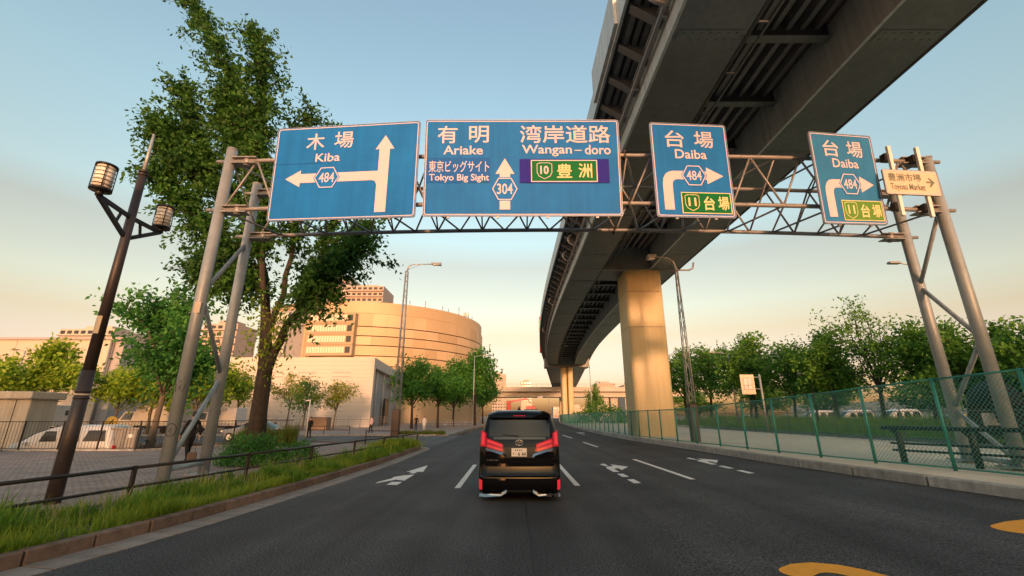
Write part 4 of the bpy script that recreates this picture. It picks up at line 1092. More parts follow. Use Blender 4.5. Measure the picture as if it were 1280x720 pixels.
# ------------------------------------------------------------------ people
def person(label, loc, rz, h, top, bottom, stride=0.12, arm=0.1, shoes='cloth_black', seated=False, bag=None, coat=False):
    root = thing('person', label, 'person', loc, rz)
    k = h / 1.75
    J = {}
    hip = 0.92 if not seated else 0.48
    J['pelvis'] = (0, 0, hip); J['waist'] = (0, 0.0, hip + .16); J['chest'] = (0, -.01, hip + .36); J['neckb'] = (0, -.01, hip + .52); J['neck'] = (0, .0, hip + .60)
    J['h0'] = (0, .01, hip + .66); J['h1'] = (0, .02, hip + .74); J['h2'] = (0, .015, hip + .81)
    E_ = [('pelvis', 'waist'), ('waist', 'chest'), ('chest', 'neckb'), ('neckb', 'neck'), ('neck', 'h0'), ('h0', 'h1'), ('h1', 'h2')]
    RAD = {'pelvis': (.155, .12), 'waist': (.14, .105), 'chest': (.165, .115), 'neckb': (.11, .085), 'neck': (.055, .055), 'h0': (.065, .075), 'h1': (.078, .095), 'h2': (.062, .072)}
    for s, sg in (('l', -1), ('r', 1)):
        st = stride * sg
        if seated:
            J['th' + s] = (sg * .09, .02, hip - .03); J['kn' + s] = (sg * .12, .42, hip - .02); J['an' + s] = (sg * .12, .40, .08); J['to' + s] = (sg * .13, .56, .035)
        else:
            J['th' + s] = (sg * .085, 0, hip - .08); J['kn' + s] = (sg * .09, st * .62 + .03, .49); J['an' + s] = (sg * .09, st * 1.25 - .03, .08); J['to' + s] = (sg * .10, st * 1.25 + .13, .035)
        J['sh' + s] = (sg * .185, -.01, hip + .49); J['el' + s] = (sg * .25, -arm * sg * .6 - .02, hip + .21); J['wr' + s] = (sg * .26, -arm * sg * 1.4 + .06, hip - .03); J['pa' + s] = (sg * .26, -arm * sg * 1.5 + .075, hip - .11)
        E_ += [('pelvis', 'th' + s), ('th' + s, 'kn' + s), ('kn' + s, 'an' + s), ('an' + s, 'to' + s), ('neckb', 'sh' + s), ('sh' + s, 'el' + s), ('el' + s, 'wr' + s), ('wr' + s, 'pa' + s)]
        RAD.update({'th' + s: (.088, .092), 'kn' + s: (.062, .065), 'an' + s: (.042, .045), 'to' + s: (.038, .030), 'sh' + s: (.062, .062), 'el' + s: (.046, .046), 'wr' + s: (.028, .03), 'pa' + s: (.036, .022)})
    names = list(J); idx = {n: i for i, n in enumerate(names)}
    me = bpy.data.meshes.new('body'); me.from_pydata([tuple(c * k for c in J[n]) for n in names], [(idx[a], idx[b]) for a, b in E_], [])
    o = bpy.data.objects.new('tmp', me); COL.objects.link(o)
    o.modifiers.new('skin', 'SKIN'); o.modifiers.new('sub', 'SUBSURF').levels = 2
    if not me.skin_vertices: me.attributes  # layer is made with the modifier
    sv = me.skin_vertices[0].data if len(me.skin_vertices) else None
    if sv:
        for n in names: sv[idx[n]].radius = tuple(r_ * k for r_ in RAD[n]); sv[idx[n]].use_root = (n == 'pelvis')
    bpy.context.view_layer.update()
    dg = bpy.context.evaluated_depsgraph_get()
    bme = bpy.data.meshes.new_from_object(o.evaluated_get(dg)); bpy.data.objects.remove(o)
    # fingers, nose and ears joined into the same body mesh
    bm = bmesh.new(); bm.from_mesh(bme)
    extra = MB()
    for s, sg in (('l', -1), ('r', 1)):
        p = Vector(J['pa' + s]) * k
        for i, (dy, L) in enumerate(((-.026, .055), (-.009, .068), (.009, .072), (.026, .064))):
            a = p + Vector((0, dy * k, -.01 * k)); b = a + Vector((0.0, .006, -.5 * L)) * k * 1.1; c = b + Vector((-sg * .018, .012, -.45 * L)) * k
            extra.tube([a, b, c], [.010 * k, .009 * k, .006 * k], None, 6)
        a = p + Vector((-sg * .005, .03 * k, .03 * k)); extra.tube([a, a + Vector((-sg * .02, .035, -.03)) * k, a + Vector((-sg * .025, .04, -.06)) * k], [.012 * k, .010 * k, .007 * k], None, 6)
    hc = Vector(J['h1']) * k
    extra.tube([hc + Vector((0, .085, .03)) * k, hc + Vector((0, .118, -.012)) * k], [.010 * k, .017 * k], None, 6)
    for sg in (-1, 1): extra.tube([hc + Vector((sg * .075, -.01, -.025)) * k, hc + Vector((sg * .088, -.02, .025)) * k], [.012 * k, .016 * k], None, 6)
    em = extra.mesh('tmp'); bm.from_mesh(em); bm.to_mesh(bme); bm.free(); bpy.data.meshes.remove(em)
    bme.materials.clear()
    for m_ in ('skin', top, bottom, shoes): bme.materials.append(MATS[m_])
    for p in bme.polygons:
        z = p.center.z / k; x = abs(p.center.x) / k; y = p.center.y / k
        p.use_smooth = True
        if z > hip + .565: i = 0
        elif x > .215 and z < hip + .0: i = 0
        elif z > hip - (.02 if not coat else .28) and not (seated and y > .12): i = 1
        elif z > .085: i = 2
        else: i = 3
        p.material_index = i
    bme.name = 'body'
    b = obj('body', bme, root)
    hm = MB(); hm.lathe([(0.0, .105), (.045, .098), (.075, .07), (.092, .025), (.094, -.02), (.085, -.065), (.07, -.085)], (0, 0, 0), 'hair', 12)
    hme = hm.mesh('hair'); 
    for v in hme.vertices:
        if v.co.y > .03 and v.co.z < .03: v.co.y = .03 + (v.co.y - .03) * .2
        v.co.y *= 1.12
    hme.transform(Matrix.Scale(k, 4)); obj('hair', hme, root, (hc.x, hc.y - .012 * k, hc.z + .022 * k))
    fm = MB()
    for sg in (-1, 1): fm.lathe([(0, -.007), (.010, 0), (0, .007)], (hc.x + sg * .032 * k, hc.y + .094 * k, hc.z + .012 * k), 'hair', 6)
    fm.box((hc.x, hc.y + .092 * k, hc.z - .05 * k), (.045 * k, .012 * k, .009 * k), 'tower_pink'); fm.build('face', parent=root)
    if coat:
        cm = MB(); cm.lathe([(.175, .40), (.19, .2), (.20, 0), (.215, -.3)], (0, 0, hip), top, 14); cme = cm.mesh('coat'); cme.transform(Matrix.Diagonal((k, k * .75, k, 1))); obj('coat', cme, root)
    if bag:
        g = thing('bag', bag[0], 'bag', bag[2], bag[3] if len(bag) > 3 else 0)
        bb = MB(); bb.box((0, 0, .17), (.30, .16, .34), bag[1], ch=.04); bb.build('bag_body', parent=g)
        bb = MB(); bb.tube([(-.09, 0, .33), (-.07, 0, .48), (.07, 0, .48), (.09, 0, .33)], .012, bag[1], 6); bb.build('handle', parent=g)
    return root

# ------------------------------------------------------------------ lamps, fences, furniture
def build_lantern_post():
    L = thing('lantern_post', 'dark brown round lamp post carrying two caged cream lanterns beside the rail fence', 'street lamp', (-9.22, 9.5, 0.1))
    o = Vector((9.22, -9.5, -0.1))
    def P(x, y, z): return Vector((x, y, z)) + o
    X, Y = -9.22, 9.5
    mb = MB(); mb.tube([P(X, Y, 0.0), P(X, Y, 2.75)], [0.135, 0.125], 'lamp_brown', 20); mb.build('pole_base', parent=L)
    mb = MB(); mb.tube([P(X, Y, 2.75), P(X, Y, 7.6)], [0.11, 0.085], 'lamp_brown', 18); mb.build('pole', parent=L)
    mb = MB(); mb.tube([P(X, Y, 7.6), P(X, Y, 8.75)], [0.045, 0.03], 'galv_warm', 10); mb.build('mast', parent=L)
    for z in (7.55, 7.63): mb = MB(); mb.tube([P(X, Y, z), P(X, Y, z + 0.05)], 0.10, 'lamp_brown', 16); mb.build('collar', parent=L)
    for z in (2.15, 2.22, 2.29): mb = MB(); mb.tube([P(X, Y, z), P(X, Y, z + 0.035)], 0.138, 'sign_beige' if z == 2.22 else 'lamp_brown', 20); mb.build('band', parent=L)
    mb = MB(); mb.add([P(X + 0.112 * math.sin(a), Y - 0.112 * math.cos(a), z) for z in (3.55, 3.95) for a in (-0.6, -0.2, 0.2, 0.6)], [(0, 1, 5, 4), (1, 2, 6, 5), (2, 3, 7, 6)], 'sign_beige'); mb.build('notice', parent=L)
    for (x, y) in ((-9.10, 8.5), (-9.32, 10.5)):
        d = Vector((x - X, y - Y, 0))
        mb = MB(); a = P(x, y, 6.45)
        mb.bar(P(X, Y, 5.85), a, 0.07, 0.09, 'lamp_dark'); mb.bar(P(X, Y, 6.4), a, 0.07, 0.09, 'lamp_dark'); mb.bar(P(X + d.x * .4, Y + d.y * .4, 6.08), P(X + d.x * .3, Y + d.y * .3, 6.42), 0.04, 0.05, 'lamp_dark')
        mb.build('arm', parent=L)
        mb = MB(); mb.tube([a, a + Vector((0, 0, .14))], .07, 'lamp_dark', 10); mb.lathe([(0, .12), (.20, .12), (.20, .17), (0.0, .17)], a, 'lamp_dark', 24)
        ln = mb.build('lantern', parent=L)
        mb = MB(); mb.lathe([(0.0, .172), (.165, .172), (.165, .70), (0.0, .70)], a, 'lantern_shade', 24); mb.build('shade', parent=ln)
        mb = MB(); mb.lathe([(0, .702), (.20, .702), (.20, .745), (0.0, .76)], a, 'lamp_dark', 24); mb.build('cap', parent=ln)
        for i in range(5):
            z = .245 + i * .098
            mb = MB(); mb.tube([a + Vector((.19 * math.cos(t), .19 * math.sin(t), z)) for t in np.linspace(0, 2 * math.pi, 25)], .007, 'lamp_dark', 5, cap=False); mb.build('ring', parent=ln)
        for i in range(4):
            t = R(45 + 90 * i); mb = MB(); mb.tube([a + Vector((.19 * math.cos(t), .19 * math.sin(t), .15)), a + Vector((.19 * math.cos(t), .19 * math.sin(t), .72))], .010, 'lamp_dark', 5); mb.build('cage_bar', parent=ln)

def lattice_lamp(label, loc, h, base_h, wb, wt, arm, side, group):
    L = thing('street_lamp', label, 'street lamp', loc, 0, group)
    mb = MB(); mb.box((0, 0, base_h / 2), (wb * 1.25, wb * 1.25, base_h), 'lamp_brown', ch=.03); mb.build('pole_base', parent=L)
    def leg(i, z):
        w = (wb + (wt - wb) * (z - base_h * .8) / (h - base_h * .8)) / 2
        sx, sy = ((-1, -1), (1, -1), (1, 1), (-1, 1))[i]; return Vector((sx * w, sy * w, z))
    for i in range(4): mb = MB(); mb.tube([leg(i, base_h * .8), leg(i, h)], wb * .085, 'galv_warm', 8); mb.build('lattice_leg', parent=L)
    mb = MB(); n = int((h - base_h) / 0.8)
    for k in range(n):
        z0 = base_h + (h - base_h) * k / n; z1 = base_h + (h - base_h) * (k + 1) / n
        for i in range(4):
            j = (i + 1) % 4; a, b = (leg(i, z0), leg(j, z1)) if k % 2 else (leg(j, z0), leg(i, z1)); mb.tube([a, b], wb * .035, 'galv_warm', 5)
    mb.build('lattice_web', parent=L)
    mb = MB(); mb.tube([(0, 0, h - .1), (side * .15, 0, h + .5), (side * .5, 0, h + .72), (side * arm, 0, h + .78)], [.09, .08, .06, .055], 'galv_warm', 8)
    mb.tube([(side * .1, 0, h + .15), (side * arm * .55, 0, h + .74)], .02, 'galv_warm', 5); mb.build('arm', parent=L)
    mb = MB(); s = arm * .36
    x0 = side * arm
    vs = [(x0 - side * .1, -.16, .74), (x0 + side * s, -.24, .62), (x0 + side * s, .24, .62), (x0 - side * .1, .16, .74), (x0 - side * .1, -.12, .92), (x0 + side * s, -.16, .90), (x0 + side * s, .16, .90), (x0 - side * .1, .12, .92)]
    fs = [(0, 3, 2, 1), (4, 5, 6, 7), (0, 1, 5, 4), (1, 2, 6, 5), (2, 3, 7, 6), (3, 0, 4, 7)]
    if side < 0: fs = [f[::-1] for f in fs]
    mb.add([(x, y, z + h) for x, y, z in vs], fs, 'galv_grey'); hd = mb.build('lamp_head', parent=L)
    mb = MB(); mb.box((x0 + side * s * .5, 0, h + .655), (s * .8, .3, .05), 'lens_warm'); mb.build('lens', parent=hd)
    return L

def simple_lamp(label, loc, h, arm, side, group, m='galv_warm', heads=1):
    L = thing('street_lamp', label, 'street lamp', loc, 0, group)
    mb = MB(); mb.tube([(0, 0, 0), (0, 0, h)], [.11, .06], m, 8); mb.build('pole', parent=L)
    for s_ in ((side,) if heads == 1 else (side, -side)):
        mb = MB(); mb.tube([(0, 0, h - .1), (s_ * arm, 0, h + .1)], .04, m, 6); mb.build('arm', parent=L)
        mb = MB(); mb.box((s_ * (arm + .25), 0, h + .1), (.7, .3, .14), 'galv_grey', ch=.03); mb.build('lamp_head', parent=L)
    return L

def build_rail_fence():
    F = thing('rail_fence', 'low dark brown pipe rail fence along the grass verge by the left kerb', 'fence')
    ln = lambda y: -8.0 + 0.12 * (y - 6)
    ys = [0.6, 3.5, 6.4, 9.35, 12.6, 15.7, 18.8, 21.8, 24.3, 26.6]
    pm = MB().box((0, 0, .39), (.065, .065, .90), 'rail_dark').mesh('fence_post')
    for y in ys: obj('fence_post', pm, F, (ln(y), y, 0.0), (0, 0, R(-7)))
    for i in range(len(ys) - 1):
        for z, r_ in ((.80, .033), (.44, .027), (.12, .027)):
            mb = MB(); mb.tube([(ln(ys[i]), ys[i], z), (ln(ys[i + 1]), ys[i + 1], z)], r_, 'rail_dark', 8); mb.build('rail', parent=F)

def build_picket():
    F = thing('picket_fence', 'tall thin grey bar fence between the paved sidewalk and the parking lot', 'fence')
    path = [(-36, 22.35), (-19.1, 23.25), (-16.7, 27.25), (-15.0, 31.0)]
    bar = MB().tube([(0, 0, .12), (0, 0, 1.42)], .011, 'rail_dark', 5).mesh('bar')
    pm = MB().box((0, 0, .72), (.06, .06, 1.5), 'rail_dark').mesh('fence_post')
    for k in range(len(path) - 1):
        a, b = Vector((*path[k], 0.1)), Vector((*path[k + 1], 0.1)); L = (b - a).length; n = max(1, round(L / 1.95))
        for i in range(n):
            p, q = a.lerp(b, i / n), a.lerp(b, (i + 1) / n)
            obj('fence_post', pm, F, p)
            mb = MB(); mb.bar(p + Vector((0, 0, 1.42)), q + Vector((0, 0, 1.42)), .04, .04, 'rail_dark'); mb.build('rail', parent=F)
            mb = MB(); mb.bar(p + Vector((0, 0, .14)), q + Vector((0, 0, .14)), .03, .03, 'rail_dark'); mb.build('rail', parent=F)
            mb = MB()
            for j in range(1, 12): c = p.lerp(q, j / 12); mb.tube([c + Vector((0, 0, .15)), c + Vector((0, 0, 1.40))], .010, 'rail_dark', 4)
            g_ = mb.build('picket_bars', parent=F); g_['kind'] = 'stuff'
        mb = MB(); mb.bar(a + Vector((0, 0, .03)), b + Vector((0, 0, .03)), .16, .10, 'kerb_concrete'); mb.build('plinth', parent=F)

def wire_panel(w, h, s, r_, m):
    """diamond chain link of real crossing wires in the local x-z plane"""
    mb = MB(); n = int((w + h) / s)
    vs = []; fs = []
    for d in (1, -1):
        for i in range(n + 1):
            c = i * s
            if d == 1: a = (max(0, c - h), min(c, h)); b = (min(c, w), max(0, c - w))
            else: a = (max(0, c - h), h - min(c, h)); b = (min(c, w), h - max(0, c - w))
            x0, z0 = a; x1, z1 = b
            if abs(x1 - x0) < 1e-3: continue
            yy = 0.004 * d; k = len(vs)
            tx, tz = (x1 - x0), (z1 - z0); L = math.hypot(tx, tz); nx, nz = -tz / L * r_, tx / L * r_
            vs += [(x0 + nx, yy, z0 + nz), (x0 - nx, yy, z0 - nz), (x0, yy - r_ * 1.4, z0), (x1 + nx, yy, z1 + nz), (x1 - nx, yy, z1 - nz), (x1, yy - r_ * 1.4, z1)]
            fs += [(k, k + 1, k + 4, k + 3), (k + 1, k + 2, k + 5, k + 4), (k + 2, k, k + 3, k + 5)]
    mb.add(vs, fs, m); return mb.mesh('wire_mesh')

def build_chain_fence():
    F = thing('chain_link_fence', 'green chain link fence on the right kerb running past the highway column', 'fence')
    ys = []; y = 8.2
    while y < 112: ys.append(y); y += 1.85 if y < 40 else 2.4
    W = 1.86
    wm = wire_panel(1.0, 1.0, 0.0526, 0.0026, 'wire_green')
    H_ = lambda y: float(np.interp(y, [8, 12.4, 13.8, 16, 17.7, 21.4, 24, 40], [2.45, 2.28, 2.17, 2.04, 1.97, 1.82, 1.7, 1.64]))
    pts = [Vector((fence_x(y), y, LOT)) for y in ys]
    for i, p in enumerate(pts):
        h = H_(ys[i])
        mb = MB(); mb.tube([p + Vector((0, 0, -.05)), p + Vector((0, 0, h + .04))], .042, 'fence_green', 8); mb.build('fence_post', parent=F)
        if i + 1 < len(pts):
            q = pts[i + 1]; h2 = H_(ys[i + 1])
            mb = MB(); mb.tube([p + Vector((0, 0, h)), q + Vector((0, 0, h2))], .028, 'fence_green', 6); mb.build('top_rail', parent=F)
            mb = MB(); mb.tube([p + Vector((0, 0, .07)), q + Vector((0, 0, .07))], .024, 'fence_green', 6); mb.build('bottom_rail', parent=F)
            d = q - p
            o = obj('wire_mesh', wm, F, p + Vector((0, 0, .08)), (0, 0, math.atan2(d.y, d.x)), (d.length, 1, (h + h2) / 2 - .1)); o['kind'] = 'stuff'
    # inner thin fence across the lot
    G = thing('mesh_fence', 'thin grey green mesh fence at the back of the concrete lot before the grass', 'fence')
    wm2 = wire_panel(2.5, 1.5, 0.10, 0.004, 'wire_grey')
    for i in range(19):
        y = 17 + 2.5 * i; x = 21.2
        mb = MB(); mb.tube([(x, y, LOT - .05), (x, y, LOT + 1.85)], .03, 'wire_grey', 6); mb.build('fence_post', parent=G)
        if i < 18:
            for z in (.1, .75, 1.6): mb = MB(); mb.tube([(x, y, LOT + z), (x, y + 2.5, LOT + z)], .018, 'wire_grey', 5); mb.build('rail', parent=G)
            o = obj('wire_mesh', wm2, G, (x, y, LOT + .1), (0, 0, R(90))); o['kind'] = 'stuff'

def build_guardrail():
    Gd = thing('guard_rail', 'black steel guard rail with one thick and two thin bars behind the green fence', 'guard rail')
    A, B = Vector((11.65, 14.05, LOT)), Vector((12.98, 11.2, LOT)); d = (B - A).normalized()
    t = [0.0, 1.65, 3.1, 4.6]
    for k, u in enumerate(t):
        p = A + d * (0.25 + u)
        mb = MB(); mb.tube([p + Vector((0, 0, -.02)), p + Vector((0, 0, .55)), p + Vector((0, 0, .82)) - d * .0 , p - d * .16 + Vector((0, 0, .98))], [.085, .085, .085, .07], 'rail_black', 8); mb.build('post', parent=Gd)
    for z, r_, e in ((1.0, .062, -.15), (.56, .034, .0), (.36, .034, .02)):
        mb = MB(); mb.tube([A + d * e + Vector((0, 0, z)), A + d * 6.5 + Vector((0, 0, z))], r_, 'rail_black', 10); mb.build('rail', parent=Gd)
    mb = MB(); p = Vector((13.2, 12.0, LOT + .15)); mb.tube([(13.2, 12.0, LOT + .16), (13.85, 14.0, LOT + .16)], .07, 'galv_warm', 8); mb.build('foot_bar', parent=Gd)

def build_grass():
    r = np.random.default_rng(3)
    def blades(name, n, fx, m, h0, h1, wd=.012, lean=.35):
        P = fx(n); n = len(P)
        h = h0 + (h1 - h0) * np.clip(r.beta(1.6, 2.4, n) * (1.05 + .55 * np.sin(P[:, 0] * 2.7 + P[:, 1] * 1.1) * np.sin(P[:, 1] * 2.1 - P[:, 0])), 0, 1.3); a = r.uniform(0, 2 * math.pi, n); ln = r.uniform(0, lean, n) * h
        dx, dy = np.cos(a), np.sin(a)
        co = np.empty((n, 5, 3))
        sx, sy = -dy * wd, dx * wd
        co[:, 0] = P + np.stack([sx, sy, np.zeros(n)], 1); co[:, 1] = P - np.stack([sx, sy, np.zeros(n)], 1)
        mid = P + np.stack([dx * ln * .3, dy * ln * .3, h * .6], 1)
        co[:, 2] = mid - np.stack([sx, sy, np.zeros(n)], 1) * .8; co[:, 4] = mid + np.stack([sx, sy, np.zeros(n)], 1) * .8
        co[:, 3] = P + np.stack([dx * ln, dy * ln, h], 1)
        me = bpy.data.meshes.new(name); me.vertices.add(n * 5); me.vertices.foreach_set('co', co.ravel())
        b5 = (np.arange(n, dtype=np.int32) * 5)[:, None]
        me.loops.add(n * 7); me.loops.foreach_set('vertex_index', (b5 + np.array([0, 1, 2, 4, 2, 3, 4], dtype=np.int32)[None]).ravel())
        st = np.stack([np.arange(n) * 7, np.arange(n) * 7 + 4], 1).ravel().astype(np.int32)
        me.polygons.add(n * 2); me.polygons.foreach_set('loop_start', st)
        me.update(calc_edges=True); me.validate(); me.materials.append(MATS[m]); return me
    sheet('verge', [(left_kerb(y_) - .1, y_) for y_ in (-4, 2, 4, 6, 8, 10, 13, 18, 25.6)] + [(-6.0, 27.4), (-7.0, 27.2), (-7.1, 20), (-7.5, 15), (-8.2, 9), (-9.0, 2), (-9.6, -4)], 0.135, 'soil')
    def verge(n):
        y = 27.3 - r.uniform(0, 1, n) ** 0.75 * 24; lo = np.interp(y, LKY, LKX) - .12 - .35 * np.clip(y - 25.6, 0, 2); wid = np.interp(y, [3, 9, 15, 20, 27], [2.4, 2.3, 2.0, 1.6, 1.2])
        x = lo - wid * r.uniform(0, 1, n) ** 1.3
        keep = (np.sin(x * 3.1 + y * 1.7) + np.sin(y * 2.3 - x * 1.2) + r.normal(0, .8, n)) > -0.35 + 0.4 * np.clip(-x - 6.6, 0, 3)
        return np.stack([x, y, np.full(n, .13)], 1)[keep]
    o = obj('grass', blades('grass', 90000, verge, 'grass_blade', .04, .26, .0075, 1.1)); o['kind'] = 'stuff'
    props(o, 'uneven bright green grass filling the verge along the left kerb', 'grass')
    def edge(n):
        y = r.uniform(4, 27, n); x = np.interp(y, LKY, LKX) - .06 - r.uniform(0, .35, n); return np.stack([x, y, np.full(n, .12)], 1)
    o = obj('grass', blades('grass', 9000, edge, 'grass_blade', .05, .24, .006, 1.3)); o['kind'] = 'stuff'; props(o, 'short grass fringe spilling over the left kerb edge', 'grass')
    def clump(n):
        y = r.normal(24.0, 1.1, n); x = -6.2 + r.normal(0, .35, n) + (y - 24) * .1; return np.stack([x, y, np.full(n, .12)], 1)
    o = obj('grass', blades('grass', 6000, clump, 'grass_blade', .25, .65, .012)); o['kind'] = 'stuff'; props(o, 'tall green grass clump at the corner end of the rail fence', 'grass')
    def tuft(n):
        k = 70; c = r.integers(0, k, n); ty = np.linspace(4, 26, k) + r.normal(0, .3, k); tx = np.interp(ty, LKY, LKX) - .15 - r.uniform(0, 1, k) ** 1.4 * np.interp(ty, [4, 15, 27], [2.2, 1.8, 1.0]); q = r.uniform(.6, 1.5, k)
        return np.stack([tx[c] + r.normal(0, .09, n) * q[c], ty[c] + r.normal(0, .12, n) * q[c], np.full(n, .12)], 1)
    o = obj('weeds', blades('weeds', 8500, tuft, 'weed_blade', .14, .50, .012, .9)); o['kind'] = 'stuff'; props(o, 'broad bladed weeds standing in tufts along the left verge', 'weeds')
    def dry(n):
        y = r.uniform(7, 20, n); x = -6.6 + r.normal(0, .5, n) - (20 - y) * .06; return np.stack([x, y, np.full(n, .12)], 1)
    o = obj('grass_stalks', blades('grass_stalks', 800, dry, 'grass_dry', .2, .60, .0035, .8)); o['kind'] = 'stuff'; props(o, 'pale dry grass stalks leaning among the green verge grass', 'grass')
    def tall(n):
        a = r.uniform(0, 6.28, n); q = np.sqrt(r.uniform(0, 1, n)); c = r.integers(0, 4, n)
        cx = np.array([-14.6, -13.9, -15.4, -13.3])[c]; cy = np.array([26.6, 27.3, 26.4, 27.0])[c]
        return np.stack([cx + q * np.cos(a) * .55, cy + q * np.sin(a) * .5, np.full(n, .1)], 1)
    o = obj('ornamental_grass', blades('ornamental_grass', 2600, tall, 'grass_tall', .7, 1.45, .014, .5)); o['kind'] = 'stuff'; props(o, 'tall yellow green ornamental grass tufts behind the big tree trunk', 'grass')
    def bank(n):
        y = 14 + r.uniform(0, 1, n) * 60; x = r.uniform(26.2, 38, n); z = np.interp(x, [26, 28.5, 33, 39], [.42, .85, 1.05, .6]); z = .42 + (z - .42 + .10 * np.sin(y * .7 + x)) * np.clip((y - 26.5) / 5, 0, 1); k_ = (y > 28.5) | (x > 29.5); return np.stack([x, y, z], 1)[k_]
    o = obj('grass', blades('grass', 34000, bank, 'grass_bank', .25, 1.0, .03)); o['kind'] = 'stuff'; props(o, 'long green grass covering the bank under the right row of trees', 'grass')
    def isl(n):
        return np.stack([r.uniform(-11, -6.6, n), r.uniform(43.3, 45.2, n), np.full(n, .09)], 1)
    o = obj('grass', blades('grass', 5000, isl, 'grass_tall', .12, .40, .02)); o['kind'] = 'stuff'; props(o, 'yellow green grass patch on the far corner across the side street', 'grass')
    # shrub at the trunk
    def shrub(name, label, loc, rx, ry, h, n, leaf, size, seed):
        q = np.random.default_rng(seed); s = thing(name, label, 'shrub', loc)
        u = q.normal(0, 1, (n, 3)); u /= np.linalg.norm(u, axis=1)[:, None]; k = q.uniform(.45, 1, n) ** .5
        lump = 1 + .22 * np.sin(u[:, 0] * 5 + seed) * np.cos(u[:, 1] * 6) + .12 * np.sin(u[:, 2] * 9)
        P = np.stack([u[:, 0] * rx * k * lump, u[:, 1] * ry * k * lump, np.abs(u[:, 2]) * h * k * lump + .03], 1)
        C, U, V = leaves_along(P, u, size, size * .3, q, -.2)
        obj('leaves', quad_cloud('leaves', C, U, V, leaf), s)
        mb = MB()
        for i in range(14): a = q.uniform(0, 6.28); mb.tube([(0, 0, 0), (math.cos(a) * rx * .6, math.sin(a) * ry * .6, h * q.uniform(.5, .8))], [.02, .008], 'bark', 4)
        mb.build('stems', parent=s)
    shrub('shrub', 'dense green shrub in front of the big tree trunk behind the rail fence', (-9.35, 16.6, .1), 1.25, 1.0, 1.0, 5200, 'leaf_shrub', .10, 5)
    shrub('shrub', 'lower green shrub to the right of the big tree trunk', (-8.0, 17.2, .1), .75, .7, .75, 2200, 'leaf_shrub', .10, 6)
    shrub('shrub', 'small green bush beside the beige utility building', (-25.9, 22.0, .0), .8, .6, 1.2, 1200, 'leaf_mid', .14, 8)
    shrub('shrub', 'dark bush between the second column and the far trees', (17.5, 88, .4), 6, 3, 3.6, 2600, 'leaf_dark', .45, 9)
    shrub('shrub', 'small clump of weeds by the planter across the side street', (-24.5, 44.0, .1), .9, .6, .9, 900, 'leaf_mid', .15, 10)

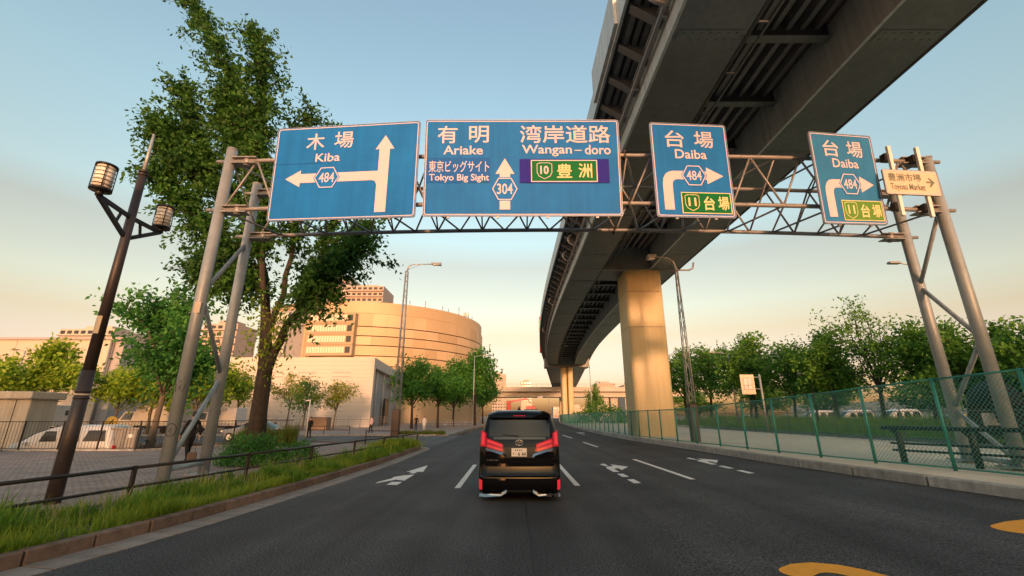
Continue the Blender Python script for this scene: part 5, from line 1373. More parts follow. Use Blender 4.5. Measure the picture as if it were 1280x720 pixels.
def build_big_tree():
    T = thing('big_tree', 'tall dark street tree with a forked trunk and ragged crown rising above the left sign', 'tree', (-10.15, 18.0, 0.1))
    o = np.array([10.15, -18.0, -0.1])
    limbs = {
        'trunk': ([(-10.08, 18, 0.0), (-10.15, 18, 1.2), (-10.25, 18, 2.7), (-10.25, 18, 4.4), (-10.45, 18.05, 6.0), (-11.1, 18.2, 8.0), (-12.1, 18.3, 10.5), (-12.6, 18.2, 13.5), (-13.6, 18, 17), (-15.3, 17.9, 20.2), (-17.5, 17.8, 23.4)], [.56, .46, .42, .40, .27, .23, .19, .15, .10, .06, .02]),
        'right': ([(-10.2, 17.98, 3.2), (-9.75, 17.95, 4.9), (-9.15, 17.9, 6.1), (-8.4, 17.8, 7.5), (-7.2, 17.7, 8.4), (-5.9, 17.6, 8.9)], [.30, .25, .18, .13, .08, .02]),
        'mid': ([(-10.6, 18.0, 6.2), (-11.0, 17.6, 9), (-11.5, 17.4, 12), (-11.9, 17.3, 15), (-12.2, 17.2, 17.5), (-12.7, 17.0, 19.9)], [.2, .16, .13, .10, .06, .02]),
        'rear': ([(-10.3, 18, 5.2), (-10.15, 18.6, 8.5), (-10.5, 18.9, 12), (-10.7, 19, 15), (-10.5, 18.9, 17)], [.2, .16, .11, .07, .02]),
        'left': ([(-12.0, 18.3, 10.2), (-13.9, 18.6, 12.3), (-15.8, 18.8, 15), (-17.3, 18.6, 18.2)], [.15, .11, .07, .02]),
        'leftlow': ([(-11.1, 18.2, 7.9), (-12.7, 18, 9.2), (-14.6, 17.6, 10.8), (-15.9, 17.3, 12.4)], [.14, .10, .06, .02]),
        'leftmid': ([(-13.9, 18.6, 12.3), (-15.6, 18.0, 13.2), (-16.9, 17.6, 15.2)], [.08, .05, .02]),
        'up': ([(-12.6, 18.2, 13.2), (-14.0, 18.7, 15.5), (-15.0, 19, 18)], [.09, .06, .02]),
        'down': ([(-10.9, 18.1, 7.2), (-12.0, 17.6, 7.6), (-13.2, 17.3, 7.9)], [.08, .05, .02]),
        'rear2': ([(-9.15, 17.9, 6.1), (-8.9, 18.7, 8.0), (-8.8, 19.2, 10.0), (-9.0, 19.4, 12)], [.13, .09, .06, .02]),
        'rightup': ([(-8.4, 17.8, 7.5), (-7.6, 18.4, 9.2), (-7.0, 18.8, 10.4)], [.09, .06, .02]),
        'rightlow': ([(-9.15, 17.9, 6.1), (-8.3, 17.2, 6.9), (-7.4, 16.9, 7.6)], [.07, .05, .02]),
    }
    r = np.random.default_rng(11); pts = []; dirs = []; wts = []
    for nm, (p, rad) in limbs.items():
        q, d = poly_sample(p, 40)
        sm = q.copy(); sm[1:-1] += r.normal(0, .05, (38, 3))
        rr_ = np.interp(np.linspace(0, 1, 14), np.linspace(0, 1, len(rad)), rad)
        if nm == 'trunk':
            seg = [0] + [np.linalg.norm(np.subtract(p[i + 1], p[i])) for i in range(len(p) - 1)]; cum = np.cumsum(seg) / sum(seg)
            rr_ = np.interp(np.linspace(0, 1, 40)[::3], cum, rad)
        mb = MB(); mb.tube([tuple(x) for x in (sm[::3] + o)], [q_ * 0.7 for q_ in rr_[:len(sm[::3])]], 'bark', 14 if nm == 'trunk' else 9)
        mb.build('trunk' if nm == 'trunk' else 'limb', parent=T)
        s0 = {'trunk': 17, 'right': 17, 'rear': 12, 'mid': 7, 'rear2': 10}.get(nm, 6)
        for _ in range({'right': 1, 'rear2': 1, 'rightlow': 1, 'rightup': 1, 'trunk': 3, 'mid': 3, 'up': 3}.get(nm, 2)): pts.append(q[s0:]); dirs.append(d[s0:])
    pts = np.concatenate(pts); dirs = np.concatenate(dirs)
    P, D, b, e = twig_leaves(pts, dirs, r, 3000, 1.3, 20, .2, .30, .25)
    # second order twigs
    i2 = r.integers(0, len(P), 1000); P2, D2, b2, e2 = twig_leaves(P[i2], D[i2], r, 1000, .95, 14, .2, .45, 0)
    mb = MB()
    for i in range(0, len(b), 2): mb.tube([b[i] + o, e[i] + o], [.022, .007], 'bark', 3, cap=False)
    mb.build('twigs', parent=T)
    C, U, V = leaves_along(np.concatenate([P, P2]), np.concatenate([D, D2]), .23, .11, r, .5)
    obj('crown', quad_cloud('crown', C + o, U, V, 'leaf_big'), T)
    # a little growth on the trunk fork
    k = 900; q = np.stack([r.normal(-10.1, .45, k), r.normal(17.7, .35, k), r.normal(5.0, .9, k)], 1); q = q[np.abs(q[:, 0] + 10.2) > .15]
    C, U, V = leaves_along(q, np.tile([0, 0, -1.], (len(q), 1)), .17, .12, r, .4); obj('epicormic_leaves', quad_cloud('epicormic_leaves', C + o, U, V, 'leaf_bright'), T)

def build_trees():
    m1 = tree_meshes(21, 7.4, 2.7, 2.4, 2.6, 'leaf_mid', .24, 16, 620, 16, .14, 'bark_pale', .30)
    tree('street_tree', 'dark green round tree standing behind the left gantry posts in the lot', m1, (-22.6, 28.5, -.5), 0.4, (1.38, 1.3, 1.48))
    br = [tree_meshes(31 + i, 5.6, 2.6, 2.4, 1.6, 'leaf_bright', .30, 12, 330, 14, .10, 'bark_pale', .3) for i in range(2)]
    L = [(-47.5, 40.5, 1.25, 'bright green tree at the far left edge before the long beige building'), (-42.5, 40.0, 1.5, 'wide bright green tree under the small lamp on the beige wall'),
         (-38.8, 44.0, 1.15, 'bright green tree just left of the lantern post above the white truck'), (-35.0, 43.5, 1.3, 'yellowish bright tree right of the lantern post over the round sign'),
         (-31.0, 43.8, 1.15, 'small bright tree beside the grey cabinet below the dark round tree')]
    for i, (x, y, s, lb) in enumerate(L): tree('street_tree', lb, br[i % 2], (x, y, .1), i * 1.3, s, 'bright trees in front of the beige building')
    tree('street_tree', 'bright leafy tree seen between the two left gantry posts', br[0], (-32.5, 49, .1), 2.2, 1.35, 'bright trees in front of the white building')
    ye = [tree_meshes(41 + i, 6.2, 2.3, 2.2, 2.0, 'leaf_yellow', .26, 11, 150, 11, .08, 'bark_pale', .35, 1.2) for i in range(2)]
    tree('street_tree', 'thin yellow green tree left of the big trunk before the white wall', ye[0], (-34.2, 56, .1), .5, 1.2, 'thin trees in front of the white building')
    tree('street_tree', 'tall sparse yellow tree just right of the big trunk before the white wall', ye[1], (-31.0, 62, .1), 1.5, 1.2, 'thin trees in front of the white building')
    tree('street_tree', 'sparse young tree with bare lower twigs in the middle of the white wall', tree_meshes(45, 5.2, 2.3, 2.2, 1.9, 'leaf_right', .26, 11, 120, 11, .08, 'bark_pale', .35, 1.2), (-26.4, 57, .1), 2.5, 1.25, 'thin trees in front of the white building')
    tree('street_tree', 'round yellow green tree above the brown planter by the white building', ye[0], (-22.6, 57, .1), 3.5, (1.35, 1.3, 1.0), 'thin trees in front of the white building')
    dk = [tree_meshes(51 + i, 8.0, 3.0, 2.8, 2.3, 'leaf_dark', .36, 14, 420, 15, .16, 'bark', .3) for i in range(2)]
    dl = [(-14.0, 63, 1.0, 'dark green tree nearest the lattice lamp post in the row by the white building'), (-11.2, 68, .92, 'dark green tree second in the row left of the black minivan'),
          (-10.5, 80, 1.02, 'dark green tree third in the row, partly behind the second'), (-7.0, 84, 1.45, 'tallest dark tree of the row, right end beside the far lamp'), (-6.8, 104, 1.15, 'far dark tree behind the tallest one of the row')]
    for i, (x, y, s, lb) in enumerate(dl): tree('street_tree', lb, dk[i % 2], (x, y, .1), i * 1.7, s * 1.22, 'dark trees along the left pavement ahead')
    rt = [tree_meshes(61 + i, 8.5, 3.3, 3.0, 2.2, 'leaf_right', .34, 15, 330, 14, .15, 'bark', .28, 1.1) for i in range(3)]
    airy = tree_meshes(66, 11.5, 4.6, 4.0, 2.6, 'leaf_right', .30, 17, 300, 12, .17, 'bark', .25, 1.15)
    RL = [(30, 77, 1.45, 'dark tree right beside the big column behind the lattice lamp'), (31, 70, 1.4, 'second dark tree to the right of the lattice lamp on the bank'), (33, 62, 1.25, 'dark tree behind the pale lamp with an arm on the right bank'),
          (30, 55, 1.28, 'full dark tree behind the yellow framed sign board'), (31.5, 50, 1.05, 'dark tree just right of the yellow framed sign board'), (33, 46, 1.05, 'dark tree behind the twin head lamp on the bank'),
          (30.5, 42.0, 1.06, 'dark tree left of the tall airy tree'), (32.5, 34.5, .98, 'dark tree right of the tall airy tree'), (31.5, 31.0, .90, 'dark tree seen left of the right gantry posts'),
          (33, 28.8, .88, 'dark tree seen between the right gantry posts'), (32, 25.5, .80, 'dark tree over the black truck at the right edge'), (35, 24.4, .84, 'last dark tree at the right edge of the picture')]
    for i, (x, y, s, lb) in enumerate(RL): tree('bank_tree', lb, rt[i % 3], (x, y, .9 if y > 30 else .5), i * 2.1, (s * 1.08, s * 1.08, s), 'trees along the right grass bank')
    tree('bank_tree', 'tallest airy tree with visible branches on the right grass bank', airy, (31.3, 37.8, .9), .3, (1.0, 1.0, .93), 'trees along the right grass bank')
    far = tree_meshes(71, 7, 3, 3, 2, 'leaf_right', .4, 12, 160, 12, .12, 'bark', .3)
    tree('street_tree', 'thin pale tree between the second column and the near column', far, (19.5, 104, .4), 0, (.85, .85, 1.25))
    hedge = [(36, 22), (38, 35), (38, 52), (36, 68), (36, 84), (30, 102)]
    for i, (x, y) in enumerate(hedge): tree('bank_tree', ['far tree behind the parked cars at the right edge', 'far tree behind the black truck', 'far tree behind the white parked van', 'far tree behind the parked silver car', 'far tree behind the yellow framed board', 'farthest tree beyond the car park'][i], rt[i % 3], (x + 12, y, .2), i, (1.5, 2.2, .85), 'trees beyond the car park')

# ------------------------------------------------------------------ buildings
def build_buildings():
    # round golden arena like building
    B = thing('round_building', 'large round copper coloured building with dark horizontal grooves', 'building', (-42, 135, 0))
    def arc(r0, r1, z0, z1, m, a0=200, a1=380, n=72, name='cladding_band'):
        mb = MB(); vs = []
        for i in range(n + 1):
            a = R(a0 + (a1 - a0) * i / n)
            for r_, z in ((r0, z0), (r0, z1), (r1, z1), (r1, z0)): vs.append((r_ * math.cos(a), r_ * math.sin(a), z))
        mb.add(vs, [(i * 4 + j, (i + 1) * 4 + j, (i + 1) * 4 + (j + 1) % 4, i * 4 + (j + 1) % 4) for i in range(n) for j in range(4)], m, False)
        return mb.build(name, parent=B)
    zs = [0, 5.6, 8.2, 10.7, 13.2, 15.6, 18.1, 20.4, 22.7, 26.1]
    arc(30, 32.2, 0, 26.0, 'groove', 170, 400, 90, 'inner_wall')
    for i in range(len(zs) - 1):
        for k in range(24):
            a0 = 236 + k * 6.0
            arc(32.0, 32.5 + .03 * ((k * 7 + i * 3) % 3 == 0), zs[i] + .12, zs[i + 1] - .12, ('copper_panel', 'copper_panel_light', 'copper_panel', 'copper_panel_dark')[(k * 5 + i * 3 + (k * k) % 7) % 4], a0 + .012, a0 + 5.988, 3, 'cladding_panel')
        arc(32.0, 32.5, zs[i] + .12, zs[i + 1] - .12, 'copper_panel', 20, 236, 60)
    arc(31.6, 32.2, 26.1, 29.0, 'copper_panel', 170, 400, 96, 'parapet')
    mb = MB(); mb.lathe([(31.6, 28.4), (0.0, 28.8)], (0, 0, 0), 'grey_cladding', 48); mb.build('roof', parent=B)
    # rooftop antennas
    for a, h in ((300, 1.5), (308, 2.0), (318, 1.6), (322, 1.2), (330, 2.6), (336, 1.8), (340, 2.2), (345, 1.5)):
        mb = MB(); x, y = 31 * math.cos(R(a)), 31 * math.sin(R(a)); mb.tube([(x, y, 28.6), (x, y, 29 + h)], .10, 'galv_grey', 5); mb.build('antenna', parent=B)
    mb = MB(); x, y = 31 * math.cos(R(337)), 31 * math.sin(R(337)); mb.box((x, y, 30.2), (1.6, .6, .9), 'galv_grey'); mb.build('antenna_dish', parent=B)
    # windowed bays: flat projecting front facing the road, and a second further left
    def bay(cx, cy, rz, w, d, z0, z1, rows, npan, m_wall):
        M = Matrix.Translation((cx, cy, 0)) @ Matrix.Rotation(rz, 4, 'Z')
        mb = MB(); mb.box((0, 0, (z0 + z1) / 2), (w, d, z1 - z0), m_wall, M=M); bw = mb.build('window_bay', parent=B)
        fh = (z1 - z0) / rows
        pm = MB().box((0, 0, 0), (w * .78 / npan * .78, .10, fh * .56), 'win_pale').mesh('pane')
        dm = MB().box((0, 0, 0), (w * .10, .10, fh * .56), 'win_dark').mesh('pane')
        for r_ in range(rows):
            zc = z0 + fh * (r_ + .52)
            for i in range(npan):
                p = M @ Vector((-w / 2 + w * .03 + w * .80 * (i + .5) / npan, -d / 2 - .03, zc)); obj('pane', pm, bw, p, (0, 0, rz))
            p = M @ Vector((w / 2 - w * .10, -d / 2 - .03, zc)); obj('pane', dm, bw, p, (0, 0, rz))
            mb = MB(); mb.box((0, -d / 2 - .06, z0 + fh * (r_ + .05)), (w, .2, fh * .12), m_wall, M=M); mb.build('sill', parent=bw)
    bay(-1.2, -31.6, R(-3), 11.4, 4.0, 15.4, 25.7, 4, 14, 'bay_wall')
    bay(-12.5, -31.2, R(-34), 9.0, 4.5, 10.0, 26.0, 6, 9, 'grey_cladding')
    mb = MB(); mb.box((-7.6, -31.2, 17.5), (3.2, 3.0, 15), 'copper_panel'); 
    for i in range(7): mb.box((-7.6, -32.75, 11.5 + i * 2.1), (3.2, .1, .25), 'bay_wall')
    for i in range(3): mb.box((-8.6 + i, -32.77, 17.5), (.16, .1, 15), 'bay_wall')
    mb.build('stair_tower', parent=B)
    # low white building
    W = thing('white_building', 'low cream clad building with its shaded side wall coloured grey below the round building', 'building', (-35, 84, 0))
    o = Vector((35, -84, 0))
    front = [(-47.5, 70.8), (-22.4, 70.8), (-24.9, 98), (-47.5, 98)]
    mb = MB(); mb.prism([(x + 35, y - 84) for x, y in front], 9.4, 11.0, 'white_cladding'); mb.build('upper_wall', parent=W)
    wall2 = [(-47.5, 70.805), (-22.405, 70.805), (-22.6, 71.6), (-25.3, 97.6), (-47.5, 97.6)]
    mb = MB(); mb.prism([(x + 35, y - 84) for x, y in [(-47.4, 71.6), (-23.2, 71.6), (-25.6, 97.6), (-47.4, 97.6)]], 0, 9.4, 'grey_cladding'); mb.build('side_wall', parent=W)  # shade on the side wall is put into its grey colour
    mb = MB(); mb.box((-35 + 35 + .05, 71.2 - 84, 4.7), (25.1, .8, 9.396), 'white_cladding'); mb.build('front_wall', parent=W)
    # cladding course joints and vent strips on the front
    for i in range(16):
        mb = MB(); mb.box((0.05, 70.79 - 84, .6 + i * .65), (25.1, .012, .03), 'grey_cladding'); mb.build('cladding_joint', parent=W)
    for x in (-38.6, -33.2, -27.6):
        for z in (8.6, 7.9): mb = MB(); mb.box((x + 35, 70.77 - 84, z), (3.0, .05, .12), 'grey_cladding'); mb.build('vent_strip', parent=W)
    for y in (76, 82, 90):
        x = -22.9 - (y - 71) * .09; mb = MB(); mb.tube([(x + 35, y - 84, 0), (x + 35, y - 84, 9.4)], .09, 'white_cladding', 6); mb.build('downpipe', parent=W)
    mb = MB(); mb.box((-23.7 + 35, 84 - 84, 2.6), (.3, 3.4, 4.6), 'win_dark', rz=R(5)); mb.build('door', parent=W)
    mb = MB(); mb.box((-24.0 + 35, 89 - 84, 7.9), (.3, 6.0, .7), 'win_dark', rz=R(5)); mb.build('window', parent=W)
    mb = MB(); mb.box((-22.55 + 35, 71.0 - 84, 5.2), (.02, .3, .4), 'white_cladding'); mb.build('wall_light', parent=W)
    # grey block between
    K = thing('grey_block', 'small grey shaded block between the beige and white buildings', 'building', (-50, 66, 0))
    mb = MB(); mb.add([(-6, -3, 0), (2.6, -3, 0), (2.6, 9, 0), (-6, 9, 0), (-6, -3, 7.2), (2.6, -3, 8.4), (2.6, 9, 8.4), (-6, 9, 7.2)], [(0, 3, 2, 1), (4, 5, 6, 7), (0, 1, 5, 4), (1, 2, 6, 5), (2, 3, 7, 6), (3, 0, 4, 7)], 'grey_cladding'); mb.build('wall', parent=K)
    mb = MB(); mb.box((1.4, -3.03, 5.6), (.8, .06, 1.2), 'win_dark'); mb.build('window', parent=K)
    # long beige building at left
    G = thing('beige_building', 'long beige panel clad building at the left edge with thin vertical joints', 'building', (-80, 60, 0))
    for i in range(11):
        mb = MB(); mb.box((-27 + i * 5.6 + .4, -8.8, 5.3), (5.55, .3, 10.4), 'beige_cladding'); mb.build('cladding_panel', parent=G)
    mb = MB(); mb.box((2, 1.0, 5.2), (63, 19.2, 10.3), 'grey_cladding'); mb.build('wall', parent=G)
    mb = MB(); mb.box((2, -8.7, 10.65), (63.4, 1.0, .28), 'grey_cladding'); mb.build('roof_edge', parent=G)
    mb = MB(); mb.tube([(32.4, -9.1, 0), (32.4, -9.1, 10.4)], .12, 'galv_grey', 6); mb.build('downpipe', parent=G)
    # towers
    def tower(name, label, x, y, w, d, h, m, rows, cols, group=None, rz=0, floorslab=True):
        T = thing(name, label, 'building', (x, y, 0), rz, group)
        mb = MB(); mb.box((0, 0, h / 2), (w, d, h), m); mb.build('wall', parent=T)
        fh = h / rows
        wm = MB().box((0, 0, 0), (w / cols * .62, .3, fh * .5), 'win_dark').mesh('window')
        vis = range(max(0, rows - 14), rows)
        for r_ in vis:
            for c in range(cols): obj('window', wm, T, (-w / 2 + w * (c + .5) / cols, -d / 2 - .02, fh * (r_ + .5)))
            if floorslab: mb = MB(); mb.box((0, -d / 2 - .6, fh * (r_ + .12)), (w, 1.2, fh * .22), m); mb.build('balcony', parent=T)
        mb = MB(); mb.box((0, 0, h + 1.0), (w * .5, d * .5, 2.0), m); mb.build('roof', parent=T)
        return T
    tower('apartment_tower', 'pale apartment tower with dark balconies, left one above the round building', -101, 236, 24, 20, 76, 'tower_pale', 24, 8, 'apartment towers behind the round building')
    tower('apartment_tower', 'pinkish apartment tower with a roof frame, right one above the round building', -79, 232, 20, 20, 69, 'tower_pink', 22, 7, 'apartment towers behind the round building')
    for i, (x, h_) in enumerate(((-87, 0), (-82, 0), (-77, 0), (-72, 0), (-69.5, 0))):
        pass
    tower('apartment_tower', 'pale curved top apartment block seen behind the lantern post', -171, 180, 22, 18, 35.5, 'tower_pale', 12, 8, 'apartment blocks on the left horizon')
    tower('apartment_tower', 'striped apartment block seen between the left gantry post and the big trunk', -119, 180, 14, 14, 38, 'tower_pink', 13, 5, 'apartment blocks on the left horizon')
    tower('high_rise', 'brown grey high rise far ahead above the dark trees, nearest the left', -14.5, 500, 15, 14, 47, 'tower_grey', 15, 5, 'far high rises on the horizon', floorslab=False)
    tower('high_rise', 'pink far high rise left of the second column', 16, 500, 12, 12, 39, 'tower_pink', 12, 4, 'far high rises on the horizon', floorslab=False)
    tower('high_rise', 'wide brown high rise between the two columns', 104.5, 500, 21, 16, 37, 'tower_grey', 12, 6, 'far high rises on the horizon', floorslab=False)
    tower('high_rise', 'pink high rise close behind the near column', 126, 500, 10, 16, 31, 'tower_pink', 9, 3, 'far high rises on the horizon', floorslab=False)
    tower('low_building', 'low pink building far ahead beside the second column', 55, 420, 34, 14, 10, 'tower_pink', 3, 9, floorslab=False)
    tower('low_building', 'low dark framed building behind the near column and overpass', 62, 230, 10, 12, 17, 'tower_grey', 6, 4, floorslab=False)
    # long pale hall beyond the right trees
    Hh = thing('pale_hall', 'long low pale hall with window bands glimpsed behind the right trees', 'building', (88, 70, .5))
    mb = MB(); mb.box((0, 0, 2.2), (14, 120, 4.4), 'white_cladding'); mb.build('wall', parent=Hh)
    for i in range(24): mb = MB(); mb.box((-7.03, -56 + i * 4.9, 2.6), (.08, 3.6, 1.2), 'grey_cladding'); mb.build('window', parent=Hh)
    # unseen blocks inferred behind the camera, sized to keep low sun off the road
    for nm, lb, x, w, h_ in (('unseen_block', 'unseen grey block behind the camera to the left, keeping low sun off the road', -46, 62, 12.0), ('unseen_block', 'unseen grey block behind the camera to the right, keeping low sun off the road', 32, 84, 11.6)):
        T = thing(nm, lb, 'building', (x, -66, -.6), 0, 'unseen blocks behind the camera')
        mb = MB(); mb.box((0, 0, h_ / 2), (w, 12, h_), 'grey_cladding'); mb.build('wall', parent=T)
        mb = MB(); mb.box((0, 0, h_ + .25), (w + .6, 12.6, .5), 'tower_grey'); mb.build('roof_edge', parent=T)
        wm = MB().box((0, 0, 0), (w * .96, .12, 1.5), 'win_dark').mesh('window_band')
        for k in range(3): obj('window_band', wm, T, (0, 6.02, 2.2 + k * 3.4))
    # utility building at far left
    U = thing('utility_building', 'small weathered beige utility building with a flat roof slab behind the bar fence', 'building', (-33.5, 27.6, -.6))
    mb = MB(); mb.box((0, -1.2, 1.75), (11.6, 1.6, 3.4), 'kiosk', ch=.04); mb.build('wall', parent=U)
    mb = MB(); mb.box((0, -1.2, 3.55), (12.0, 2.1, .42), 'kiosk', ch=.05); mb.build('roof', parent=U)
    mb = MB(); mb.box((3.6, -2.03, 2.3), (1.1, .04, .9), 'white_cladding'); mb.build('notice_board', parent=U)
    for i in range(6): mb = MB(); mb.box((-4.5 + 1.9 * i, -2.012, 1.7), (.03, .03, 3.2), 'groove'); mb.build('wall_joint', parent=U)

# ------------------------------------------------------------------ vehicles, people and small things further off
def build_small():
    simple_car('parked_van', 'white parked van with a bluish windscreen behind the bar fence at the left', (-21.5, 25.4, -.6), R(97), 'van_white', 'van', None, 'van', 'wind_blue').scale = (1.12, 1.22, 1.0)
    box_truck('white box truck parked beyond the side street right of the lantern post', (-34.6, 47.0, .1), R(92), group='white trucks beyond the side street')
    t = box_truck('white truck facing the road with a dark windscreen left of the lantern post', (-47.0, 48.5, .1), R(185), group='white trucks beyond the side street')
    box_truck('plain white box truck half hidden behind the round yellow sign', (-29.6, 49.5, .1), R(90), L=4.8, Hb=2.2, group='white trucks beyond the side street')
    simple_car('parked_car', 'grey blue sedan on the side street seen left of the big trunk', (-17.2, 34.2, 0), R(88), 'car_grey', 'sedan')
    gr = 'cars parked beyond the right grass bank'
    for x, y, rz, pa, kd, lb in ((42, 76, 80, 'car_silver', 'sedan', 'silver parked sedan farthest along the right bank near the column'), (42.5, 66, 95, 'van_white', 'sedan', 'white parked sedan behind the yellow framed sign board'), (42, 58.5, 85, 'van_white', 'van', 'white parked van below the twin head lamp'),
                                 (42, 52.5, 88, 'car_silver', 'van', 'silver parked van left of the tall airy tree'), (42, 46.5, 92, 'van_white', 'van', 'white parked van right of the tall airy tree'), (42.5, 41, 90, 'yellow_board', 'sedan', 'yellow parked car, the only one of its colour beyond the bank')):
        simple_car('parked_car', lb, (x, y, .56), R(rz), pa, kd, gr)
    # black mixer truck on the service road at the right edge
    T = thing('mixer_truck', 'black concrete mixer truck with a pale plate behind the right gantry posts', 'truck', (26.3, 24.2, LOT - .03), R(-47))
    mb = MB(); mb.box((0, 1.0, .75), (1.1, 7.0, .35), 'truck_dark'); mb.build('chassis', parent=T)
    mb = MB(); prof = [(.35, -2.4), (.75, -2.0), (1.05, -.9), (1.1, .2), (.95, 1.4), (.5, 2.0)]
    mb.lathe(prof, (0, 0, 0), 'truck_dark', 18); me = mb.mesh('drum'); obj('drum', me, T, (0, .8, 2.15), (R(-78), 0, 0))
    mb = MB(); mb.box((0, 4.3, 1.7), (2.3, 1.8, 2.2), 'truck_dark', ch=.12); mb.build('cab', parent=T)
    mb = MB(); mb.box((0, -2.0, 1.2), (2.2, .25, 1.5), 'truck_dark', ch=.04); mb.build('tail_frame', parent=T)
    mb = MB(); mb.box((-.35, -2.15, 1.2), (.62, .04, .66), 'cloth_white'); mb.build('plate', parent=T)
    for sx in (-1, 1):
        for yy in (-1.0, .3, 4.1): mb = MB(); mb.tube([(sx * .7, yy, .5), (sx * 1.12, yy, .5)], .5, 'rubber', 16); mb.build('wheel', parent=T)
        mb = MB(); mb.box((sx * .95, -2.14, .75), (.25, .05, .15), 'tail_red'); mb.build('tail_light', parent=T)
        mb = MB(); mb.box((sx * 1.35, 5.0, 2.1), (.12, .2, .5), 'truck_dark'); mb.build('mirror', parent=T)
    mb = MB(); mb.bar((0, -2.0, 2.0), (.1, -2.9, 1.1), .5, .12, 'truck_dark'); mb.build('chute', parent=T)
    # crane truck and works truck far ahead
    T = thing('crane_truck', 'red truck mounted crane with a folded boom far ahead over the minivan roof', 'truck', (-.6, 82, 0))
    mb = MB(); mb.box((0, 0, 1.2), (2.2, 6.5, .5), 'truck_dark'); mb.build('chassis', parent=T)
    mb = MB(); mb.box((0, 4.0, 1.7), (2.2, 1.8, 2.0), 'van_white', ch=.1); mb.build('cab', parent=T)
    mb = MB(); mb.box((0, 1.0, 3.2), (.75, .9, 2.6), 'red_paint', ch=.06); mb.build('crane_column', parent=T)
    mb = MB(); mb.bar((0, 1.0, 4.3), (3.4, 1.2, 4.9), .3, .3, 'red_paint'); mb.bar((3.4, 1.2, 4.9), (4.2, 1.2, 4.0), .12, .12, 'truck_dark'); mb.build('boom', parent=T)
    mb = MB(); mb.box((0, -1.6, 1.75), (2.2, 3.4, .6), 'red_paint'); mb.build('cargo_bed', parent=T)
    for sx in (-1, 1):
        for yy in (-2, 3.2): mb = MB(); mb.tube([(sx * .7, yy, .45), (sx * 1.05, yy, .45)], .45, 'rubber', 12); mb.build('wheel', parent=T)
    T = box_truck('truck with a red lit warning board on its roof ahead of the minivan', (3.0, 70, .03), 0, 'van_white', 'cabinet_grey', 5.6, 2.5)
    mb = MB(); mb.box((0, 1.2, 3.05), (1.5, .2, .5), 'red_paint'); mb.build('warning_board', parent=T)
    mb = MB(); mb.box((0, 1.2, 2.75), (2.1, .3, .2), 'black_plastic'); mb.build('light_bar', parent=T)
    # people
    person('person in black clothes walking on the paved sidewalk between the left gantry posts', (-12.5, 17.7, .115), R(60), 1.83, 'cloth_black', 'cloth_black', .16, .12, coat=False,
           bag=('brown grey bag carried low at the side of the walker in black', 'bag_brown', (-12.2, 17.55, .14), R(40)))
    person('person in a pale pink top and dark trousers crossing by the white building', (-14.6, 46.8, .1), R(150), 1.68, 'cloth_pink', 'cloth_black', .1, .08)
    person('person in black standing under the dark trees left of the minivan', (-11.9, 56, .1), R(200), 1.75, 'cloth_black', 'cloth_navy', .05, .05)
    person('person in a white dress walking under the dark trees by the lamp', (-10.7, 55, .1), R(180), 1.68, 'cloth_white', 'cloth_white', .08, .05, coat=True)
    person('person in dark clothes standing in the lot left of the lantern post', (-34.0, 32.6, 0.0), R(80), 1.72, 'cloth_navy', 'cloth_black', .04, .04)
    person('person in black standing just left of the big tree trunk far behind', (-16.9, 37.8, 0.0), R(170), 1.72, 'cloth_black', 'cloth_black', .06, .05)
    # cabinet
    c = thing('utility_cabinet', 'grey steel utility cabinet with a small white label behind the bar fence', 'cabinet', (-21.3, 25.1, -.6), R(20))
    mb = MB(); mb.box((0, 0, .85), (1.15, .55, 1.7), 'cabinet_grey', ch=.02); mb.build('body', parent=c)
    for x in (-.29, .29): mb = MB(); mb.box((x, -.285, .85), (.54, .02, 1.5), 'cabinet_grey', ch=.004); mb.build('door', parent=c)
    mb = MB(); mb.box((.3, -.30, 1.35), (.22, .01, .18), 'pole_white'); mb.build('label_plate', parent=c)
    mb = MB(); mb.box((0, 0, 1.74), (1.25, .65, .08), 'cabinet_grey'); mb.build('top', parent=c)
    # yellow round sign and orange barrier
    s = thing('round_sign', 'round orange yellow sign with a dark figure behind the bar fence', 'sign', (-27.5, 31.0, -.6))
    mb = MB(); mb.tube([(0, 0, 0), (.02, 0, 2.0)], .04, 'rail_dark', 6); mb.build('pole', parent=s)
    mb = MB(); mb.lathe([(0, -.02), (.44, -.02), (.44, .02), (0, .02)], (0, 0, 0), 'yellow_board', 24); d = obj('disc', mb.mesh('disc'), s, (0, -.06, 1.95), (R(90), 0, 0))
    mb = MB(); mb.bar((-.16, -.09, 1.75), (.16, -.09, 2.18), .12, .012, 'rail_dark'); mb.bar((-.14, -.09, 2.05), (.2, -.09, 1.9), .10, .012, 'rail_dark'); mb.build('figure', parent=s)
    b = thing('barrier', 'orange plastic barrier standing below the round yellow sign', 'barrier', (-28.6, 31.0, -.6))
    mb = MB(); mb.box((0, 0, 1.25), (1.1, .12, .38), 'orange_board', ch=.03); mb.build('board', parent=b)
    for x in (-.42, .42): mb = MB(); mb.bar((x, -.25, 0), (x, 0, 1.2), .06, .06, 'rail_dark'); mb.bar((x, .25, 0), (x, 0, 1.2), .06, .06, 'rail_dark'); mb.build('leg', parent=b)
    # bicycles parked in a rack behind the fence
    bk = None
    labs = ['dark bicycle nearest the lantern post in the row behind the fence', 'dark bicycle second from the lantern post in the row', 'dark bicycle in the middle of the row behind the fence', 'dark bicycle under the orange barrier', 'dark bicycle last in the row next to the grey cabinet']
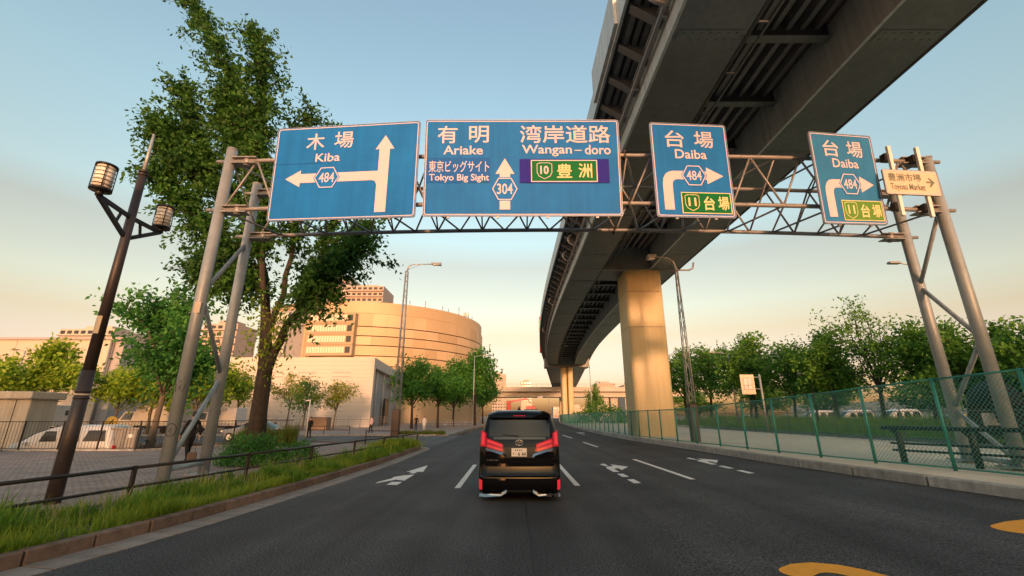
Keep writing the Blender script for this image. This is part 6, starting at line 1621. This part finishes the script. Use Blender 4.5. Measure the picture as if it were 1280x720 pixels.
    def bicycle():
        t = thing('bicycle', labs[0], 'bicycle', (0, 0, 0), 0, 'bicycles parked behind the bar fence')
        for y in (-.52, .52):
            mb = MB(); mb.tube([(0, y + .33 * math.cos(a), .33 + .33 * math.sin(a)) for a in np.linspace(0, 2 * math.pi, 17)], .022, 'rubber', 5, cap=False); w = mb.build('wheel', parent=t)
            mb = MB()
            for k in range(6): a = math.pi * k / 6; mb.tube([(0, y - .32 * math.cos(a), .33 - .32 * math.sin(a)), (0, y + .32 * math.cos(a), .33 + .32 * math.sin(a))], .004, 'galv_grey', 3)
            mb.build('spokes', parent=w)
        mb = MB()
        for a, b in (((0, -.52, .33), (0, -.15, .78)), ((0, -.15, .78), (0, .35, .82)), ((0, -.05, .30), (0, .38, .78)), ((0, -.05, .30), (0, -.18, .88)), ((0, -.52, .33), (0, -.05, .30)), ((0, .52, .33), (0, .36, .95))): mb.tube([a, b], .018, 'rail_dark', 6)
        mb.build('frame', parent=t)
        mb = MB(); mb.box((0, -.2, .93), (.16, .26, .07), 'black_plastic', ch=.02); mb.build('saddle', parent=t)
        mb = MB(); mb.tube([(-.28, .26, 1.0), (0, .37, 1.02), (.28, .26, 1.0)], .014, 'galv_grey', 6); mb.build('handlebar', parent=t)
        mb = MB(); mb.box((0, .56, .82), (.36, .28, .24), 'rail_dark'); mb.build('basket', parent=t)
        return t
    for i in range(5):
        p = (-26.2 + 1.15 * i, 28.2 + .1 * i, -.6)
        if bk is None: bk = bicycle(); bk.location = p; bk.rotation_euler = (0, 0, R(18))
        else: dup(bk, p, R(18 + 6 * (i % 3)), label=labs[i])
    # planter, white pole, far rails
    p = thing('planter', 'brown square planter box under the round yellow green tree', 'planter', (-24.9, 58.5, .1))
    mb = MB(); mb.box((0, 0, .75), (2.3, 1.6, 1.5), 'planter', ch=.05); mb.build('box', parent=p)
    mb = MB(); mb.box((0, 0, 1.5), (2.1, 1.4, .06), 'soil'); mb.build('soil', parent=p)
    q = thing('sign_pole', 'thin white pole with a small top bracket on the far pavement', 'pole', (-16.6, 36.6, 0))
    mb = MB(); mb.tube([(0, 0, 0), (0, 0, 3.1)], .05, 'pole_white', 8); mb.build('pole', parent=q)
    mb = MB(); mb.bar((0, 0, 3.05), (-.35, 0, 3.0), .06, .08, 'pole_white'); mb.build('bracket', parent=q)
    def rail(label, a, b, n, h=.8, m='rail_dark', nr=2, group=None):
        F = thing('rail_fence', label, 'fence', (0, 0, 0), 0, group); a, b = Vector(a), Vector(b)
        for i in range(n + 1): c = a.lerp(b, i / n); mb = MB(); mb.tube([c, c + Vector((0, 0, h))], .035, m, 6); mb.build('fence_post', parent=F)
        for k in range(nr): z = h - .03 - k * .35; mb = MB(); mb.tube([a + Vector((0, 0, z)), b + Vector((0, 0, z))], .028, m, 6); mb.build('rail', parent=F)
    rail('dark pipe rail on the far side of the side street right of the big trunk', (-30, 43.2, .1), (-15.5, 43.2, .1), 6)
    rail('pale thin fence in front of the white building', (-45, 66, .1), (-17, 66, .1), 16, 1.6, 'galv_grey', 3)
    rail('thin pale railing under the dark trees left of the minivan', (-17, 72, .1), (-6.3, 72, .1), 10, 1.1, 'galv_warm', 3)
    rail('short dark rail crossing the pavement end at the corner by the lattice lamp', (-9.0, 28.0, .1), (-7.0, 27.9, .1), 1, .85)
    # yellow framed board on a bracket pole
    s = thing('sign_board', 'white board with red and yellow frame on a pale pole beyond the lot', 'sign', (22.6, 40, LOT))
    mb = MB(); mb.tube([(0, 0, 0), (0, 0, 5.0)], .09, 'galv_warm', 8); mb.build('pole', parent=s)
    for z in (4.75, 3.7): mb = MB(); mb.tube([(0, 0, z), (-1.1, 0, z)], .04, 'galv_warm', 6); mb.build('arm', parent=s)
    mb = MB(); mb.box((-1.2, -.05, 4.1), (1.25, .06, 1.75), 'sign_beige', ch=.01); bd = mb.build('board', parent=s)
    mb = MB(); mb.box((-1.2, -.09, 4.15), (.8, .02, 1.1), 'tower_pink'); mb.box((-1.2, -.105, 4.15), (.66, .02, .94), 'cloth_white')
    mb.box((-1.2, -.12, 4.0), (.66, .02, .07), 'tower_pink'); mb.box((-1.2, -.12, 4.15), (.07, .02, .94), 'tower_pink'); mb.build('map_lines', parent=bd)
    # lamps
    gl = 'lattice street lamps'
    lattice_lamp('tall lattice lamp post with dark base at the left corner, arm to the right', (-10.9, 42.3, .0), 16.2, 2.4, .55, .24, 2.6, 1, gl)
    lattice_lamp('lattice lamp post behind the green fence beside the column, arm to the left', (10.08, 25, LOT), 10.0, 2.0, .34, .12, 1.25, -1, gl)
    gs = 'plain street lamps'
    simple_lamp('plain lamp post in front of the tallest dark tree, arm to the right', (-6.5, 75, .1), 11.7, 1.6, 1, gs)
    simple_lamp('grey lamp post with an arm to the left above the right bank trees', (27.6, 55, .5), 9.0, 1.9, -1, gs)
    simple_lamp('lamp post with its head showing between the right gantry posts', (24.9, 25.0, .45), 10.3, 1.1, -1, gs)
    simple_lamp('small lamp post before the long beige building wall at far left', (-52.0, 46, .1), 8.4, .9, -1, gs)
    simple_lamp('twin head lamp post among the right bank trees', (28.6, 42.0, .8), 4.8, .55, 1, gs, 'rail_dark', 2)
    simple_lamp('thin lamp post rising from the highway side by the second column', (16.4, 92, .4), 11.6, .8, -1, gs)
    # traffic signal frame beyond
    s = thing('traffic_signal', 'grey traffic signal frame on the right before the second column', 'traffic light', (8.3, 100, .4))
    mb = MB(); mb.tube([(0, 0, 0), (0, 0, 5.6), (-2.4, 0, 5.8)], .1, 'galv_grey', 6); mb.build('pole', parent=s)
    mb = MB(); mb.box((-2.0, -.15, 5.5), (1.2, .25, .42), 'galv_grey', ch=.05); mb.build('signal_head', parent=s)

build_setting()
build_markings()
build_highway()
build_gantry()
build_signs()
build_minivan()
build_buildings()
build_big_tree()
build_trees()
build_lantern_post()
build_rail_fence()
build_picket()
build_chain_fence()
build_guardrail()
build_grass()
build_small()
